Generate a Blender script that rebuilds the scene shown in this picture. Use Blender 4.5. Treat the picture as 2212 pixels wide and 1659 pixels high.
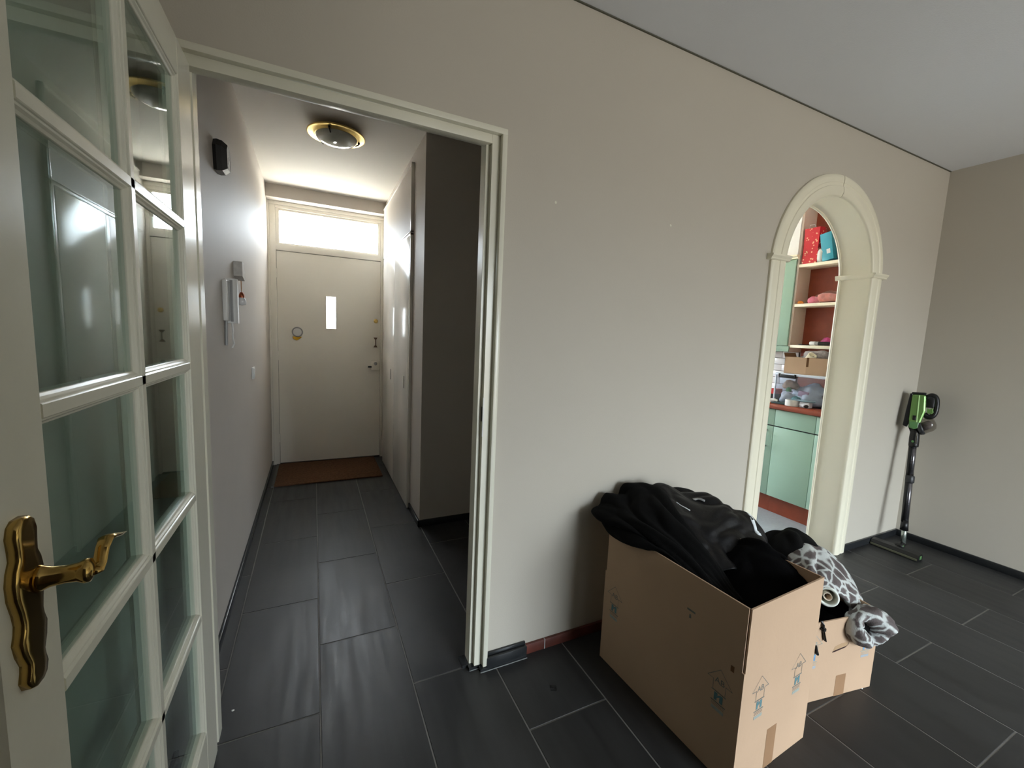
import bpy, bmesh, math, random
from mathutils import Vector, Matrix, noise
random.seed(7)
PI = math.pi
sc = bpy.context.scene
for o in list(bpy.data.objects): bpy.data.objects.remove(o)
COL = sc.collection

# ------------------------------------------------------------------ camera
cam = bpy.data.objects.new('camera', bpy.data.cameras.new('camera'))
COL.objects.link(cam)
Rv = Vector((0.90364821, -0.42613475, 0.04276771)); Uv = Vector((0.00987535, 0.12056627, 0.99265616)); Fv = Vector((0.42816163, 0.89658962, -0.11315772))
M = Matrix((Rv, Uv, -Fv)).transposed().to_4x4(); M.translation = (-0.60119651, -1.3958364, 1.3)
cam.matrix_world = M
cam.data.sensor_width = 36; cam.data.lens = 14.6735; cam.data.clip_start = 0.02
sc.camera = cam

# ------------------------------------------------------------------ world, daylight, exposure
WORLD = 9.0
w = bpy.data.worlds.new('world'); sc.world = w; w.use_nodes = True
wn = w.node_tree.nodes; wl_ = w.node_tree.links
bg = wn['Background']; bg.inputs[1].default_value = WORLD
# overcast sky: darker ground below the horizon, brightening towards the zenith
_tc = wn.new('ShaderNodeTexCoord'); _sx = wn.new('ShaderNodeSeparateXYZ'); _cr = wn.new('ShaderNodeValToRGB')
_mr = wn.new('ShaderNodeMapRange'); _mr.inputs['From Min'].default_value = -1; _mr.inputs['From Max'].default_value = 1
wl_.new(_tc.outputs['Generated'], _sx.inputs[0]); wl_.new(_sx.outputs['Z'], _mr.inputs['Value']); wl_.new(_mr.outputs['Result'], _cr.inputs[0]); wl_.new(_cr.outputs[0], bg.inputs[0])
_e = _cr.color_ramp.elements
_e[0].position = 0.0; _e[0].color = (0.185, 0.17, 0.15, 1)
_e[1].position = 1.0; _e[1].color = (0.96, 1.0, 1.06, 1)
for _p, _c in ((0.49, (0.195, 0.182, 0.165, 1)), (0.53, (0.34, 0.38, 0.41, 1)), (0.60, (0.61, 0.67, 0.725, 1))):
    _x = _e.new(_p); _x.color = _c
def portal(loc, rot, sx, sy):
    l = bpy.data.lights.new('window_portal', 'AREA'); l.shape = 'RECTANGLE'; l.size = sx; l.size_y = sy
    l.cycles.is_portal = True
    o = bpy.data.objects.new('window_portal', l); COL.objects.link(o); o.location = loc; o.rotation_euler = rot
# garden window behind the camera, transom and slit of the front door, kitchen window
portal((1.75, -4.31, 1.08), (PI/2, 0, 0), 1.8, 2.06)
portal((-0.446, 3.09, 2.19), (-PI/2, 0, 0), 0.86, 0.28)
portal((1.8, 3.06, 1.55), (-PI/2, 0, 0), 1.3, 1.1)
sl = bpy.data.lights.new('sun', 'SUN'); sl.energy = 15; sl.angle = math.radians(1.5); sl.color = (1.0, 0.96, 0.90)
so = bpy.data.objects.new('sun', sl); COL.objects.link(so); so.rotation_euler = Vector((-0.75, -0.03, -0.66)).to_track_quat('-Z', 'Y').to_euler()
vs = sc.view_settings
vs.view_transform = 'Standard'; vs.look = 'None'; vs.gamma = 1; vs.use_curve_mapping = False
vs.exposure = 2.15
sc.cycles.max_bounces = 14; sc.cycles.diffuse_bounces = 8; sc.cycles.glossy_bounces = 6; sc.cycles.transparent_max_bounces = 16
sc.cycles.sample_clamp_indirect = 6

# ------------------------------------------------------------------ materials
def srgb(r, g, b):
    f = lambda c: (c/255/12.92) if c/255 <= 0.04045 else ((c/255+0.055)/1.055)**2.4
    return (f(r), f(g), f(b), 1)
def mat(name, col, rough=0.6, metal=0.0, var=0.06, scale=8, bump=0.0, bscale=120, spec=0.5, coat=0.0, alpha=None):
    m = bpy.data.materials.new(name); m.use_nodes = True; nt = m.node_tree; n = nt.nodes; L = nt.links
    b = n['Principled BSDF']; b.inputs['Roughness'].default_value = rough; b.inputs['Metallic'].default_value = metal
    b.inputs['Specular IOR Level'].default_value = spec; b.inputs['Coat Weight'].default_value = coat
    tc = n.new('ShaderNodeTexCoord')
    nz = n.new('ShaderNodeTexNoise'); nz.inputs['Scale'].default_value = scale; nz.inputs['Detail'].default_value = 5
    L.new(tc.outputs['Object'], nz.inputs['Vector'])
    cr = n.new('ShaderNodeValToRGB'); c = Vector(col[:3])
    cr.color_ramp.elements[0].position = 0.3; cr.color_ramp.elements[1].position = 0.7
    cr.color_ramp.elements[0].color = (*(c*(1-var)), 1); cr.color_ramp.elements[1].color = (*[min(1, x) for x in c*(1+var)], 1)
    L.new(nz.outputs['Fac'], cr.inputs['Fac']); L.new(cr.outputs['Color'], b.inputs['Base Color'])
    if bump:
        nb = n.new('ShaderNodeTexNoise'); nb.inputs['Scale'].default_value = bscale; nb.inputs['Detail'].default_value = 3
        L.new(tc.outputs['Object'], nb.inputs['Vector'])
        bp = n.new('ShaderNodeBump'); bp.inputs['Strength'].default_value = bump; bp.inputs['Distance'].default_value = 0.003
        L.new(nb.outputs['Fac'], bp.inputs['Height']); L.new(bp.outputs['Normal'], b.inputs['Normal'])
    return m
def glass(name, tint, rough=0.0, ior=1.5):
    m = bpy.data.materials.new(name); m.use_nodes = True; nt = m.node_tree; n = nt.nodes; L = nt.links
    n.remove(n['Principled BSDF'])
    t = n.new('ShaderNodeBsdfTransparent'); t.inputs[0].default_value = (*tint, 1)
    g = n.new('ShaderNodeBsdfGlossy'); g.inputs['Roughness'].default_value = rough; g.inputs['Color'].default_value = (1, 1, 1, 1)
    ge = n.new('ShaderNodeNewGeometry'); mr = n.new('ShaderNodeMapRange')
    mr.inputs['To Min'].default_value = ior; mr.inputs['To Max'].default_value = 1/ior
    L.new(ge.outputs['Backfacing'], mr.inputs['Value'])
    fr = n.new('ShaderNodeFresnel'); L.new(mr.outputs['Result'], fr.inputs['IOR'])
    mx = n.new('ShaderNodeMixShader'); L.new(fr.outputs[0], mx.inputs[0]); L.new(t.outputs[0], mx.inputs[1]); L.new(g.outputs[0], mx.inputs[2])
    L.new(mx.outputs[0], n['Material Output'].inputs[0])
    return m
def tile_mat():
    m = mat('slate_tile', srgb(47, 47, 47), 0.42, var=0.18, scale=3, bump=0.12, bscale=30, spec=0.35)
    nt = m.node_tree; n = nt.nodes; L = nt.links
    tc = n.new('ShaderNodeTexCoord'); mp = n.new('ShaderNodeMapping'); mp.inputs['Scale'].default_value = (14, 1.2, 1)
    nz = n.new('ShaderNodeTexNoise'); nz.inputs['Scale'].default_value = 2.0; nz.inputs['Detail'].default_value = 6
    oi = n.new('ShaderNodeObjectInfo'); ad = n.new('ShaderNodeVectorMath'); ad.operation = 'ADD'
    L.new(tc.outputs['Object'], ad.inputs[0]); L.new(oi.outputs['Random'], ad.inputs[1]); L.new(ad.outputs[0], mp.inputs[0]); L.new(mp.outputs[0], nz.inputs['Vector'])
    mr = n.new('ShaderNodeMapRange'); mr.inputs['From Min'].default_value = .3; mr.inputs['From Max'].default_value = .7
    mr.inputs['To Min'].default_value = 0.34; mr.inputs['To Max'].default_value = 0.5
    L.new(nz.outputs['Fac'], mr.inputs['Value']); L.new(mr.outputs['Result'], n['Principled BSDF'].inputs['Roughness'])
    # slightly different shade per tile with fine streaks along its length
    b = n['Principled BSDF']; src = b.inputs['Base Color'].links[0].from_socket
    mx = n.new('ShaderNodeMix'); mx.data_type = 'RGBA'; mx.blend_type = 'MULTIPLY'; mx.inputs[0].default_value = 1
    m2 = n.new('ShaderNodeMapRange'); m2.inputs['From Min'].default_value = .3; m2.inputs['From Max'].default_value = .7; m2.inputs['To Min'].default_value = .8; m2.inputs['To Max'].default_value = 1.15
    L.new(nz.outputs['Fac'], m2.inputs['Value'])
    L.new(src, mx.inputs['A']); L.new(m2.outputs['Result'], mx.inputs['B']); L.new(mx.outputs['Result'], b.inputs['Base Color'])
    return m
def giraffe_mat():
    m = mat('blotched_fleece', (0.5, 0.5, 0.5, 1), 0.95, spec=0.1, bump=0.9, bscale=260)
    nt = m.node_tree; n = nt.nodes; L = nt.links; b = n['Principled BSDF']
    tc = n.new('ShaderNodeTexCoord'); nz = n.new('ShaderNodeTexNoise'); nz.inputs['Scale'].default_value = 9; nz.inputs['Detail'].default_value = 2
    mx = n.new('ShaderNodeMix'); mx.data_type = 'VECTOR'; mx.inputs[0].default_value = 0.06
    L.new(tc.outputs['UV'], nz.inputs['Vector']); L.new(tc.outputs['UV'], mx.inputs[4]); L.new(nz.outputs['Color'], mx.inputs[5])
    v = n.new('ShaderNodeTexVoronoi'); v.feature = 'DISTANCE_TO_EDGE'; v.inputs['Scale'].default_value = 8
    L.new(mx.outputs[1], v.inputs['Vector'])
    cr = n.new('ShaderNodeValToRGB'); e = cr.color_ramp.elements
    e[0].position = 0.05; e[0].color = srgb(192, 196, 194); e[1].position = 0.13; e[1].color = srgb(104, 97, 96)
    e2 = cr.color_ramp.elements.new(0.4); e2.color = srgb(84, 76, 75)
    L.new(v.outputs['Distance'], cr.inputs['Fac']); L.new(cr.outputs['Color'], b.inputs['Base Color'])
    return m
MT = {}
MT['wall'] = mat('greige_wall_paint', srgb(192, 186, 174), 0.62, var=0.012, scale=1.5, bump=0.10, bscale=220, spec=0.3)
MT['wallhall'] = mat('hall_wall_paint', srgb(188, 181, 173), 0.62, var=0.02, scale=2.5, bump=0.14, bscale=40, spec=0.2)
MT['ceil'] = mat('ceiling_paint', srgb(228, 231, 236), 0.8, var=0.01, scale=2, bump=0.25, bscale=160, spec=0.2)
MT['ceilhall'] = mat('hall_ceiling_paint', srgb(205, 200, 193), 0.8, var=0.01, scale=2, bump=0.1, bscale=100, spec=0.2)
MT['trim'] = mat('cream_gloss_paint', srgb(226, 224, 208), 0.22, var=0.01, scale=4, bump=0.05, bscale=60, spec=0.5)
MT['trimhall'] = mat('hall_white_paint', srgb(240, 236, 226), 0.25, var=0.015, scale=3, bump=0.06, bscale=25)
MT['closet'] = mat('closet_gloss_paint', srgb(224, 220, 212), 0.2, var=0.02, scale=3, bump=0.03, bscale=14)
MT['arch'] = mat('cream_arch_paint', srgb(234, 229, 208), 0.35, var=0.012, scale=4, bump=0.04, bscale=60)
MT['tile'] = tile_mat()
MT['grout'] = mat('pale_grout', srgb(116, 114, 110), 0.8, var=0.1, scale=20, bump=0.2)
MT['base'] = mat('dark_tile_skirting', srgb(38, 40, 42), 0.25, var=0.1)
MT['redbase'] = mat('red_brown_skirting', srgb(98, 50, 40), 0.5, var=0.3, scale=18, bump=0.2, bscale=60)
MT['caulk'] = mat('pale_caulk', srgb(165, 168, 168), 0.6)
MT['glassdoor'] = glass('tinted_door_glass', (0.80, 0.895, 0.88), ior=1.6)
MT['clear'] = glass('clear_glass', (0.97, 0.98, 0.98))
MT['brass'] = mat('polished_brass', srgb(190, 158, 92), 0.16, metal=1, var=0.08, scale=30)
MT['brass2'] = mat('bright_brass', srgb(226, 196, 120), 0.34, metal=1, var=0.05)
MT['chrome'] = mat('chrome', srgb(200, 200, 200), 0.15, metal=1)
MT['blackp'] = mat('black_plastic', srgb(18, 18, 19), 0.35)
MT['darkgrey'] = mat('dark_grey_plastic', srgb(45, 46, 48), 0.4)
MT['whitep'] = mat('white_plastic', srgb(222, 222, 220), 0.3, var=0.01)
MT['greyp'] = mat('grey_plastic', srgb(150, 150, 150), 0.4)
MT['card'] = mat('brown_cardboard', srgb(190, 162, 136), 0.85, var=0.03, scale=5, bump=0.15, bscale=60, spec=0.15)
MT['cardin'] = mat('cardboard_inside', srgb(120, 88, 62), 0.9, var=0.05, spec=0.1)
MT['tapeb'] = mat('brown_packing_tape', srgb(158, 124, 94), 0.35, var=0.03)
MT['inkg'] = mat('grey_print_ink', srgb(108, 112, 108), 0.7, var=0.25, scale=120)
MT['inkb'] = mat('blue_print_ink', srgb(86, 124, 130), 0.7, var=0.2, scale=120)
MT['inkl'] = mat('pale_blue_print_ink', srgb(150, 158, 152), 0.7, var=0.1, scale=120)
MT['inkb2'] = mat('bright_blue_print_ink', srgb(104, 150, 186), 0.7, var=0.2, scale=120)
MT['knit'] = mat('black_matte_knit', srgb(9, 9, 9), 0.95, var=0.25, scale=60, bump=0.7, bscale=500, spec=0.15)
MT['nylon'] = mat('black_navy_nylon', srgb(8, 8, 11), 0.5, var=0.15, scale=14, bump=0.3, bscale=120, spec=0.3)
MT['fleece'] = giraffe_mat()
MT['black'] = mat('dark_cloth', srgb(12, 12, 13), 0.95, bump=0.5, bscale=300, spec=0.05)
MT['reflect'] = mat('white_reflective_stripe', srgb(225, 232, 236), 0.4)
MT['mat'] = mat('brown_coir', srgb(98, 72, 54), 0.98, var=0.25, scale=60, bump=1.0, bscale=500, spec=0.05)
MT['green'] = mat('mint_green_laminate', srgb(158, 190, 172), 0.4, var=0.02, scale=6)
MT['redwood'] = mat('red_brown_laminate', srgb(142, 66, 42), 0.4, var=0.12, scale=14)
MT['shelf'] = mat('cream_laminate', srgb(238, 230, 205), 0.35, var=0.01)
MT['panel'] = mat('pinkish_cream_laminate', srgb(218, 202, 188), 0.45, var=0.02)
MT['lino'] = mat('grey_vinyl_floor', srgb(150, 155, 160), 0.5, var=0.06, scale=40)
MT['kwall'] = mat('kitchen_white_wall', srgb(232, 230, 226), 0.7, var=0.01)
MT['ktile'] = mat('white_glazed_tile', srgb(232, 234, 238), 0.2, var=0.02)

# ------------------------------------------------------------------ mesh helpers
class MB:
    def __init__(s, mtx=None):
        s.bm = bmesh.new(); s.m = mtx or Matrix(); s.uv = None
    def _xf(s, vs, mtx):
        m = s.m @ mtx if mtx else s.m
        for v in vs: v.co = m @ v.co
    def box(s, a, b, bev=0, mtx=None, seg=2):
        r = bmesh.ops.create_cube(s.bm, size=1); vs = r['verts']
        c = [(a[i]+b[i])/2 for i in range(3)]; d = [abs(b[i]-a[i]) for i in range(3)]
        for v in vs: v.co = Vector((v.co[i]*d[i]+c[i] for i in range(3)))
        if bev:
            es = list({e for v in vs for e in v.link_edges})
            g = bmesh.ops.bevel(s.bm, geom=es, offset=min(bev, min(d)*0.45), segments=seg, affect='EDGES', profile=0.5)
            vs = list({v for f in g['faces'] for v in f.verts} | {v for v in vs if v.is_valid})
        s._xf(vs, mtx); return s
    def prism(s, pts, axis, a, b, mtx=None):
        """closed 2D outline extruded along axis from a to b; pts are the two other coordinates in xyz order"""
        def P(p, t):
            q = list(p); q.insert('xyz'.index(axis), t); return Vector(q)
        A = [s.bm.verts.new(P(p, a)) for p in pts]; B = [s.bm.verts.new(P(p, b)) for p in pts]
        n = len(pts)
        fs = [s.bm.faces.new(A), s.bm.faces.new(B[::-1])]
        for i in range(n): fs.append(s.bm.faces.new((A[i], B[i], B[(i+1) % n], A[(i+1) % n])))
        s._xf(A+B, mtx); bmesh.ops.recalc_face_normals(s.bm, faces=fs); return s
    def lathe(s, prof, seg=32, mtx=None, cap=True):
        """profile of (r,z), spun about local z"""
        rings = []
        for r, z in prof:
            rings.append([s.bm.verts.new((r*math.cos(2*PI*k/seg), r*math.sin(2*PI*k/seg), z)) for k in range(seg)] if r > 1e-6 else [s.bm.verts.new((0, 0, z))])
        fs = []
        for A, B in zip(rings, rings[1:]):
            for k in range(seg):
                k2 = (k+1) % seg
                if len(A) == 1 and len(B) == 1: continue
                if len(A) == 1: fs.append(s.bm.faces.new((A[0], B[k2], B[k])))
                elif len(B) == 1: fs.append(s.bm.faces.new((A[k], A[k2], B[0])))
                else: fs.append(s.bm.faces.new((A[k], A[k2], B[k2], B[k])))
        if cap:
            for R in (rings[0], rings[-1]):
                if len(R) > 2: fs.append(s.bm.faces.new(R))
        bmesh.ops.recalc_face_normals(s.bm, faces=fs)
        s._xf([v for R in rings for v in R], mtx); return s
    def loft(s, secs, cap=True, closed=True):
        """sections: lists of equal length of 3D points"""
        rings = [[s.bm.verts.new(p) for p in q] for q in secs]; fs = []; n = len(rings[0])
        for A, B in zip(rings, rings[1:]):
            for k in range(n if closed else n-1):
                k2 = (k+1) % n; fs.append(s.bm.faces.new((A[k], A[k2], B[k2], B[k])))
        if cap and closed:
            fs.append(s.bm.faces.new(rings[0][::-1])); fs.append(s.bm.faces.new(rings[-1]))
        bmesh.ops.recalc_face_normals(s.bm, faces=fs)
        s._xf([v for R in rings for v in R], None); return s
    def tube(s, pts, rad, seg=12, sx=1.0, sy=1.0, up=(0, 0, 1)):
        pts = [Vector(p) for p in pts]; rs = rad if isinstance(rad, (list, tuple)) else [rad]*len(pts); secs = []
        for i, p in enumerate(pts):
            t = (pts[min(i+1, len(pts)-1)]-pts[max(i-1, 0)]).normalized()
            u = Vector(up); 
            if abs(u.dot(t)) > 0.95: u = Vector((1, 0, 0))
            a = t.cross(u).normalized(); b = a.cross(t).normalized()
            secs.append([p + a*rs[i]*sx*math.cos(2*PI*k/seg) + b*rs[i]*sy*math.sin(2*PI*k/seg) for k in range(seg)])
        return s.loft(secs)
def link(name, me, parent, label=None):
    o = bpy.data.objects.new(name, me); COL.objects.link(o)
    if parent: o.parent = parent
    if label: o['label'] = label
    return o
def wloc(p):
    v = Vector((0, 0, 0))
    while p: v += p.location; p = p.parent
    return v
def build(mb, name, m, parent=None, smooth=False, label=None, origin=None, bev=0):
    bm = mb.bm; off = wloc(parent) if parent else Vector((0, 0, 0))
    if origin is None: origin = off.copy()
    origin = Vector(origin)
    for v in bm.verts: v.co -= origin
    me = bpy.data.meshes.new(name); bm.to_mesh(me); bm.free()
    me.materials.append(MT[m] if isinstance(m, str) else m)
    if smooth:
        for p in me.polygons: p.use_smooth = True
        if smooth != 'all':
            try: me.set_sharp_from_angle(angle=math.radians(38))
            except Exception: pass
    o = link(name, me, parent, label); o.location = origin-off
    if bev:
        md = o.modifiers.new('bevel', 'BEVEL'); md.width = bev; md.segments = 2; md.limit_method = 'ANGLE'; md.angle_limit = 0.6
    return o
def bx(name, a, b, m, parent=None, bev=0, label=None, smooth=False):
    return build(MB().box(a, b, bev), name, m, parent, label=label, smooth=smooth or bool(bev))
def root(name, label, cat, loc, group=None, kind=None):
    o = bpy.data.objects.new(name, None); COL.objects.link(o); o.location = loc; o.empty_display_size = 0.05
    return tag(o, label, cat, group, kind)
def tag(o, label, cat, group=None, kind=None):
    o['label'] = label; o['category'] = cat
    if group: o['group'] = group
    if kind: o['kind'] = kind
    return o
def S(o, label, cat): return tag(o, label, cat, kind='structure')
def axis_m(p, zdir, xdir=(1, 0, 0)):
    z = Vector(zdir).normalized(); x = Vector(xdir); x = (x - z*x.dot(z)).normalized(); y = z.cross(x)
    m = Matrix((x, y, z)).transposed().to_4x4(); m.translation = p; return m
def catmull(P, n):
    """P list of Vectors -> n samples of a Catmull-Rom curve through them"""
    out = []; k = len(P)-1
    for i in range(n):
        t = i/(n-1)*k; j = min(int(t), k-1); f = t-j
        p1, p2 = P[j], P[j+1]; p0 = P[j-1] if j > 0 else p1*2-p2; p3 = P[j+2] if j+2 <= k else p2*2-p1
        out.append(0.5*((2*p1)+(p2-p0)*f+(2*p0-5*p1+4*p2-p3)*f*f+(-p0+3*p1-3*p2+p3)*f*f*f))
    return out
def cloth(grid, nu, nv, name, m, parent=None, amp=0.008, freq=(3, 9), seed=0, thick=0.005, label=None, fine=0.4, uvs=1.0):
    """sheet of cloth through a hand-placed grid of control points, with creases along its first direction"""
    rows = [catmull([Vector(p) for p in r], nv) for r in grid]
    cols = [catmull([r[j] for r in rows], nu) for j in range(nv)]      # cols[j][i]
    bm = bmesh.new(); V = [[None]*nv for _ in range(nu)]
    for i in range(nu):
        for j in range(nv):
            p = cols[j][i]
            a = cols[j][min(i+1, nu-1)]-cols[j][max(i-1, 0)]; b = cols[min(j+1, nv-1)][i]-cols[max(j-1, 0)][i]
            nn = a.cross(b); nn = nn.normalized() if nn.length > 1e-9 else Vector((0, 0, 1))
            u, v = i/(nu-1), j/(nv-1)
            q = Vector((u*freq[0], v*freq[1], seed)); q += 0.6*Vector((noise.noise(q*0.9+Vector((7, 1, 3))), noise.noise(q*0.9), 0))
            r = 1-2*abs(noise.noise(q)); r2 = 1-2*abs(noise.noise(q*2.3+Vector((3, 3, 3))))
            d = amp*((r-0.5)*1.3 + fine*(r2-0.5))
            V[i][j] = bm.verts.new(p+nn*d)
    uvl = bm.loops.layers.uv.new('UVMap')
    for i in range(nu-1):
        for j in range(nv-1):
            f = bm.faces.new((V[i][j], V[i+1][j], V[i+1][j+1], V[i][j+1])); f.smooth = True
            for l, (a, b) in zip(f.loops, ((i, j), (i+1, j), (i+1, j+1), (i, j+1))): l[uvl].uv = (a/(nu-1)*uvs, b/(nv-1))
    bmesh.ops.recalc_face_normals(bm, faces=bm.faces)
    mb = MB(); mb.bm.free(); mb.bm = bm
    o = build(mb, name, m, parent, label=label, smooth='all')
    md = o.modifiers.new('solid', 'SOLIDIFY'); md.thickness = thick; md.offset = 0
    ms = o.modifiers.new('sub', 'SUBSURF'); ms.levels = 1; ms.render_levels = 1
    return o
def text_mesh(s, size, depth=0.0002):
    cu = bpy.data.curves.new('txt', 'FONT'); cu.body = s; cu.size = size; cu.extrude = depth; cu.align_x = 'CENTER'; cu.align_y = 'CENTER'
    o = bpy.data.objects.new('txt', cu); me = bpy.data.meshes.new_from_object(o); bpy.data.objects.remove(o); return me
# ================================================================== THE SETTING
HC = 2.495; XR = 3.18; XL = -0.963
# --- floor: grout bed with individually laid slate tiles
fl = bx('floor', (-1.35, -4.3, -0.06), (3.3, 0.16, -0.0015), 'grout'); S(fl, 'dark grey slate tile floor with pale joints running through room and hall', 'floor')
fl2 = bx('hall_grout_bed', (-1.06, 0.1600, -0.06), (0.98, 3.1, -0.0015), 'grout', fl)
TW, T0, TL, TY = 0.3149, 0.3514, 0.6708, -0.6487
tiles = {}
def tile(x0, x1, y0, y1):
    key = (round(x1-x0, 3), round(y1-y0, 3)); g = 0.0024
    if x1-x0 < 0.012 or y1-y0 < 0.012: return
    if key not in tiles:
        mb = MB().box((-(x1-x0)/2+g, -(y1-y0)/2+g, -0.009), ((x1-x0)/2-g, (y1-y0)/2-g, 0), 0.0012, seg=1)
        me = bpy.data.meshes.new('tile'); mb.bm.to_mesh(me); mb.bm.free(); me.materials.append(MT['tile']); tiles[key] = me
    o = link('tile', tiles[key], fl); o.location = ((x0+x1)/2, (y0+y1)/2, 0); 
def lay(X0, X1, Y0, Y1):
    k0 = math.floor((X0-T0)/TW)
    for k in range(k0, k0+40):
        a, b = T0+k*TW, T0+(k+1)*TW
        a2, b2 = max(a, X0), min(b, X1)
        if a2 >= b2: continue
        ys = TY if k % 2 == 0 else TY+TL/2
        n0 = math.floor((Y0-ys)/TL)
        for n in range(n0, n0+20):
            c, d = ys+n*TL, ys+(n+1)*TL
            c2, d2 = max(c, Y0), min(d, Y1)
            if c2 < d2: tile(a2, b2, c2, d2)
lay(-0.985, T0+2*TW, -4.2, 3.03); lay(T0+2*TW, XR, -4.2, 0.15)
# --- ceilings
ce = bx('ceiling', (-1.35, -4.3, HC), (3.3, 0.0, HC+0.1), 'ceil'); S(ce, 'grey white plastered ceiling of the living room', 'ceiling')
bx('crack_line', (-1.25, -0.006, HC-0.004), (XR, 0.0005, HC+0.001), mat('dark_crack_caulk', srgb(96, 96, 84), 0.9), ce)  # dark line along the crack between wall and ceiling
ce2 = bx('ceiling', (-1.06, 0.0355, 2.509), (0.98, 3.1, 2.6), 'ceilhall'); S(ce2, 'pale ceiling of the narrow entrance hall', 'ceiling')
ce3 = bx('ceiling', (1.0, 0.15, 2.6), (3.3, 3.1, 2.7), 'kwall'); S(ce3, 'white kitchen ceiling behind the arched opening', 'ceiling')
# --- main wall with doorway and arch
AX, AR, AZ = 1.98, 0.422, 1.715
mb = MB()
mb.box((-1.35, 0, 0), (-0.897, 0.08, HC+0.1)); mb.box((-0.022, 0, 0), (0.95, 0.08, HC+0.1)); mb.box((0.95, 0, 0), (1.45, 0.15, HC+0.1))
mb.box((-0.897, 0, 1.965), (-0.022, 0.035, HC+0.1)); mb.box((2.55, 0, 0), (3.3, 0.15, HC+0.1))
arc = [(AX-AR*math.cos(PI*k/32), AZ+AR*math.sin(PI*k/32)) for k in range(33)]
mb.prism([(1.45, 0), (AX-AR, 0)]+arc+[(AX+AR, 0), (2.55, 0), (2.55, HC+0.1), (1.45, HC+0.1)], 'y', 0, 0.15)
wm = build(mb, 'wall_front', 'wall'); S(wm, 'large greige painted wall with the doorway and the arched opening', 'wall')
for x, z in ((0.213, 1.799), (0.786, 1.801)):
    build(MB().lathe([(0, 0.0012), (0.0035, 0.0008), (0.005, 0)], 12, axis_m((x, 0, z), (0, -1, 0))), 'filler_spot', 'trim', wm, label='small white filler spot')
wr = bx('wall_right', (XR, -4.3, 0), (XR+0.1, 3.1, 2.7), 'wall'); S(wr, 'shaded greige wall meeting the big wall at the right hand corner', 'wall')
wl = bx('wall_left', (-1.35, -4.3, 0), (-0.985, 0, HC+0.1), 'wall'); S(wl, 'greige wall behind the open glazed door', 'wall')
WX0, WX1, WZ0, WZ1 = 0.85, 2.65, 0.05, 2.11
mb = MB(); mb.box((-1.35, -4.3, 0), (WX0, -4.2, HC+0.1)); mb.box((WX1, -4.3, 0), (3.3, -4.2, HC+0.1)); mb.box((WX0, -4.3, 0), (WX1, -4.2, WZ0)); mb.box((WX0, -4.3, WZ1), (WX1, -4.2, HC+0.1))
wb = build(mb, 'wall_back', 'wall'); S(wb, 'greige wall with the garden window opposite the doorway', 'wall')
w1 = root('window_1', 'large white framed garden window opposite the doorway', 'window', (1.75, -4.25, WZ0), kind='structure')
mb = MB(); mb.box((WX0, -4.28, WZ0), (WX0+.06, -4.22, WZ1)); mb.box((WX1-.06, -4.28, WZ0), (WX1, -4.22, WZ1)); mb.box((1.72, -4.28, WZ0+.06), (1.78, -4.22, WZ1-.06)); mb.box((WX0+.06, -4.28, WZ0), (WX1-.06, -4.22, WZ0+.06)); mb.box((WX0+.06, -4.28, WZ1-.06), (WX1-.06, -4.22, WZ1))
build(mb, 'window_frame', 'trim', w1); bx('pane', (WX0+.06, -4.252, WZ0+.06), (1.72, -4.248, WZ1-.06), 'clear', w1); bx('pane', (1.78, -4.252, WZ0+.06), (WX1-.06, -4.248, WZ1-.06), 'clear', w1)
o = bx('pavement', (-9, 3.12, -0.12), (11, 15, -0.03), mat('pale_paving', srgb(205, 200, 188), 0.9)); S(o, 'pale sunlit paving outside the front door', 'pavement')
tc_ = root('light_blocker_cabinet', 'added row of dark brown cabinets behind the viewpoint, blocking window light from the glazed door', 'cabinet', (-0.53, -2.1, 0))  # unseen cabinet row added only to keep window light off the glazed door
dk = mat('blocker_dark_wood', srgb(62, 50, 42), 0.6, var=.15, scale=9)
bx('carcass', (-0.975, -2.25, 0.0), (0.22, -1.90, 2.1), dk, tc_)
for k in range(3):
    x0 = -0.972+k*0.397; hx = x0+(0.355 if k % 2 == 0 else 0.035)
    d_ = bx('door', (x0, -1.90, 0.06), (x0+0.393, -1.882, 2.08), dk, tc_, bev=0.002); bx('handle', (hx-0.006, -1.883, 0.9), (hx+0.006, -1.865, 1.05), 'chrome', d_, bev=0.002)
# --- hall walls
o = bx('wall_hall_left', (XL-0.1, 0.08, 0), (XL, 3.1, 2.6), 'wallhall'); S(o, 'greige left hand wall of the hall with the door phone', 'wall')
mb = MB(); mb.box((0.03, 1.283, 0), (0.13, 3.1, 2.6)); mb.box((0.13, 1.283, 0), (0.95, 1.383, 2.6))
o = build(mb, 'wall_hall_right', 'wallhall'); S(o, 'right hand hall wall and pier with dark recess behind the doorway', 'wall')
o = bx('wall_recess', (0.95, 0.15, 0), (1.05, 3.1, 2.6), 'wallhall'); S(o, 'end wall of the dark hall recess beside the kitchen', 'wall')
mb = MB(); mb.box((XL-0.1, 3.03, 0), (XL+0.045, 3.1, 2.6)); mb.box((0.01, 3.03, 0), (0.13, 3.1, 2.6)); mb.box((XL, 3.03, 2.345), (0.03, 3.1, 2.6))
mb.box((XL, 2.88, 2.402), (0.03, 3.04, 2.6), 0.004)
o = build(mb, 'wall_hall_end', 'wallhall'); S(o, 'end of the hall with a boxed lintel above the transom window', 'wall')
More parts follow.
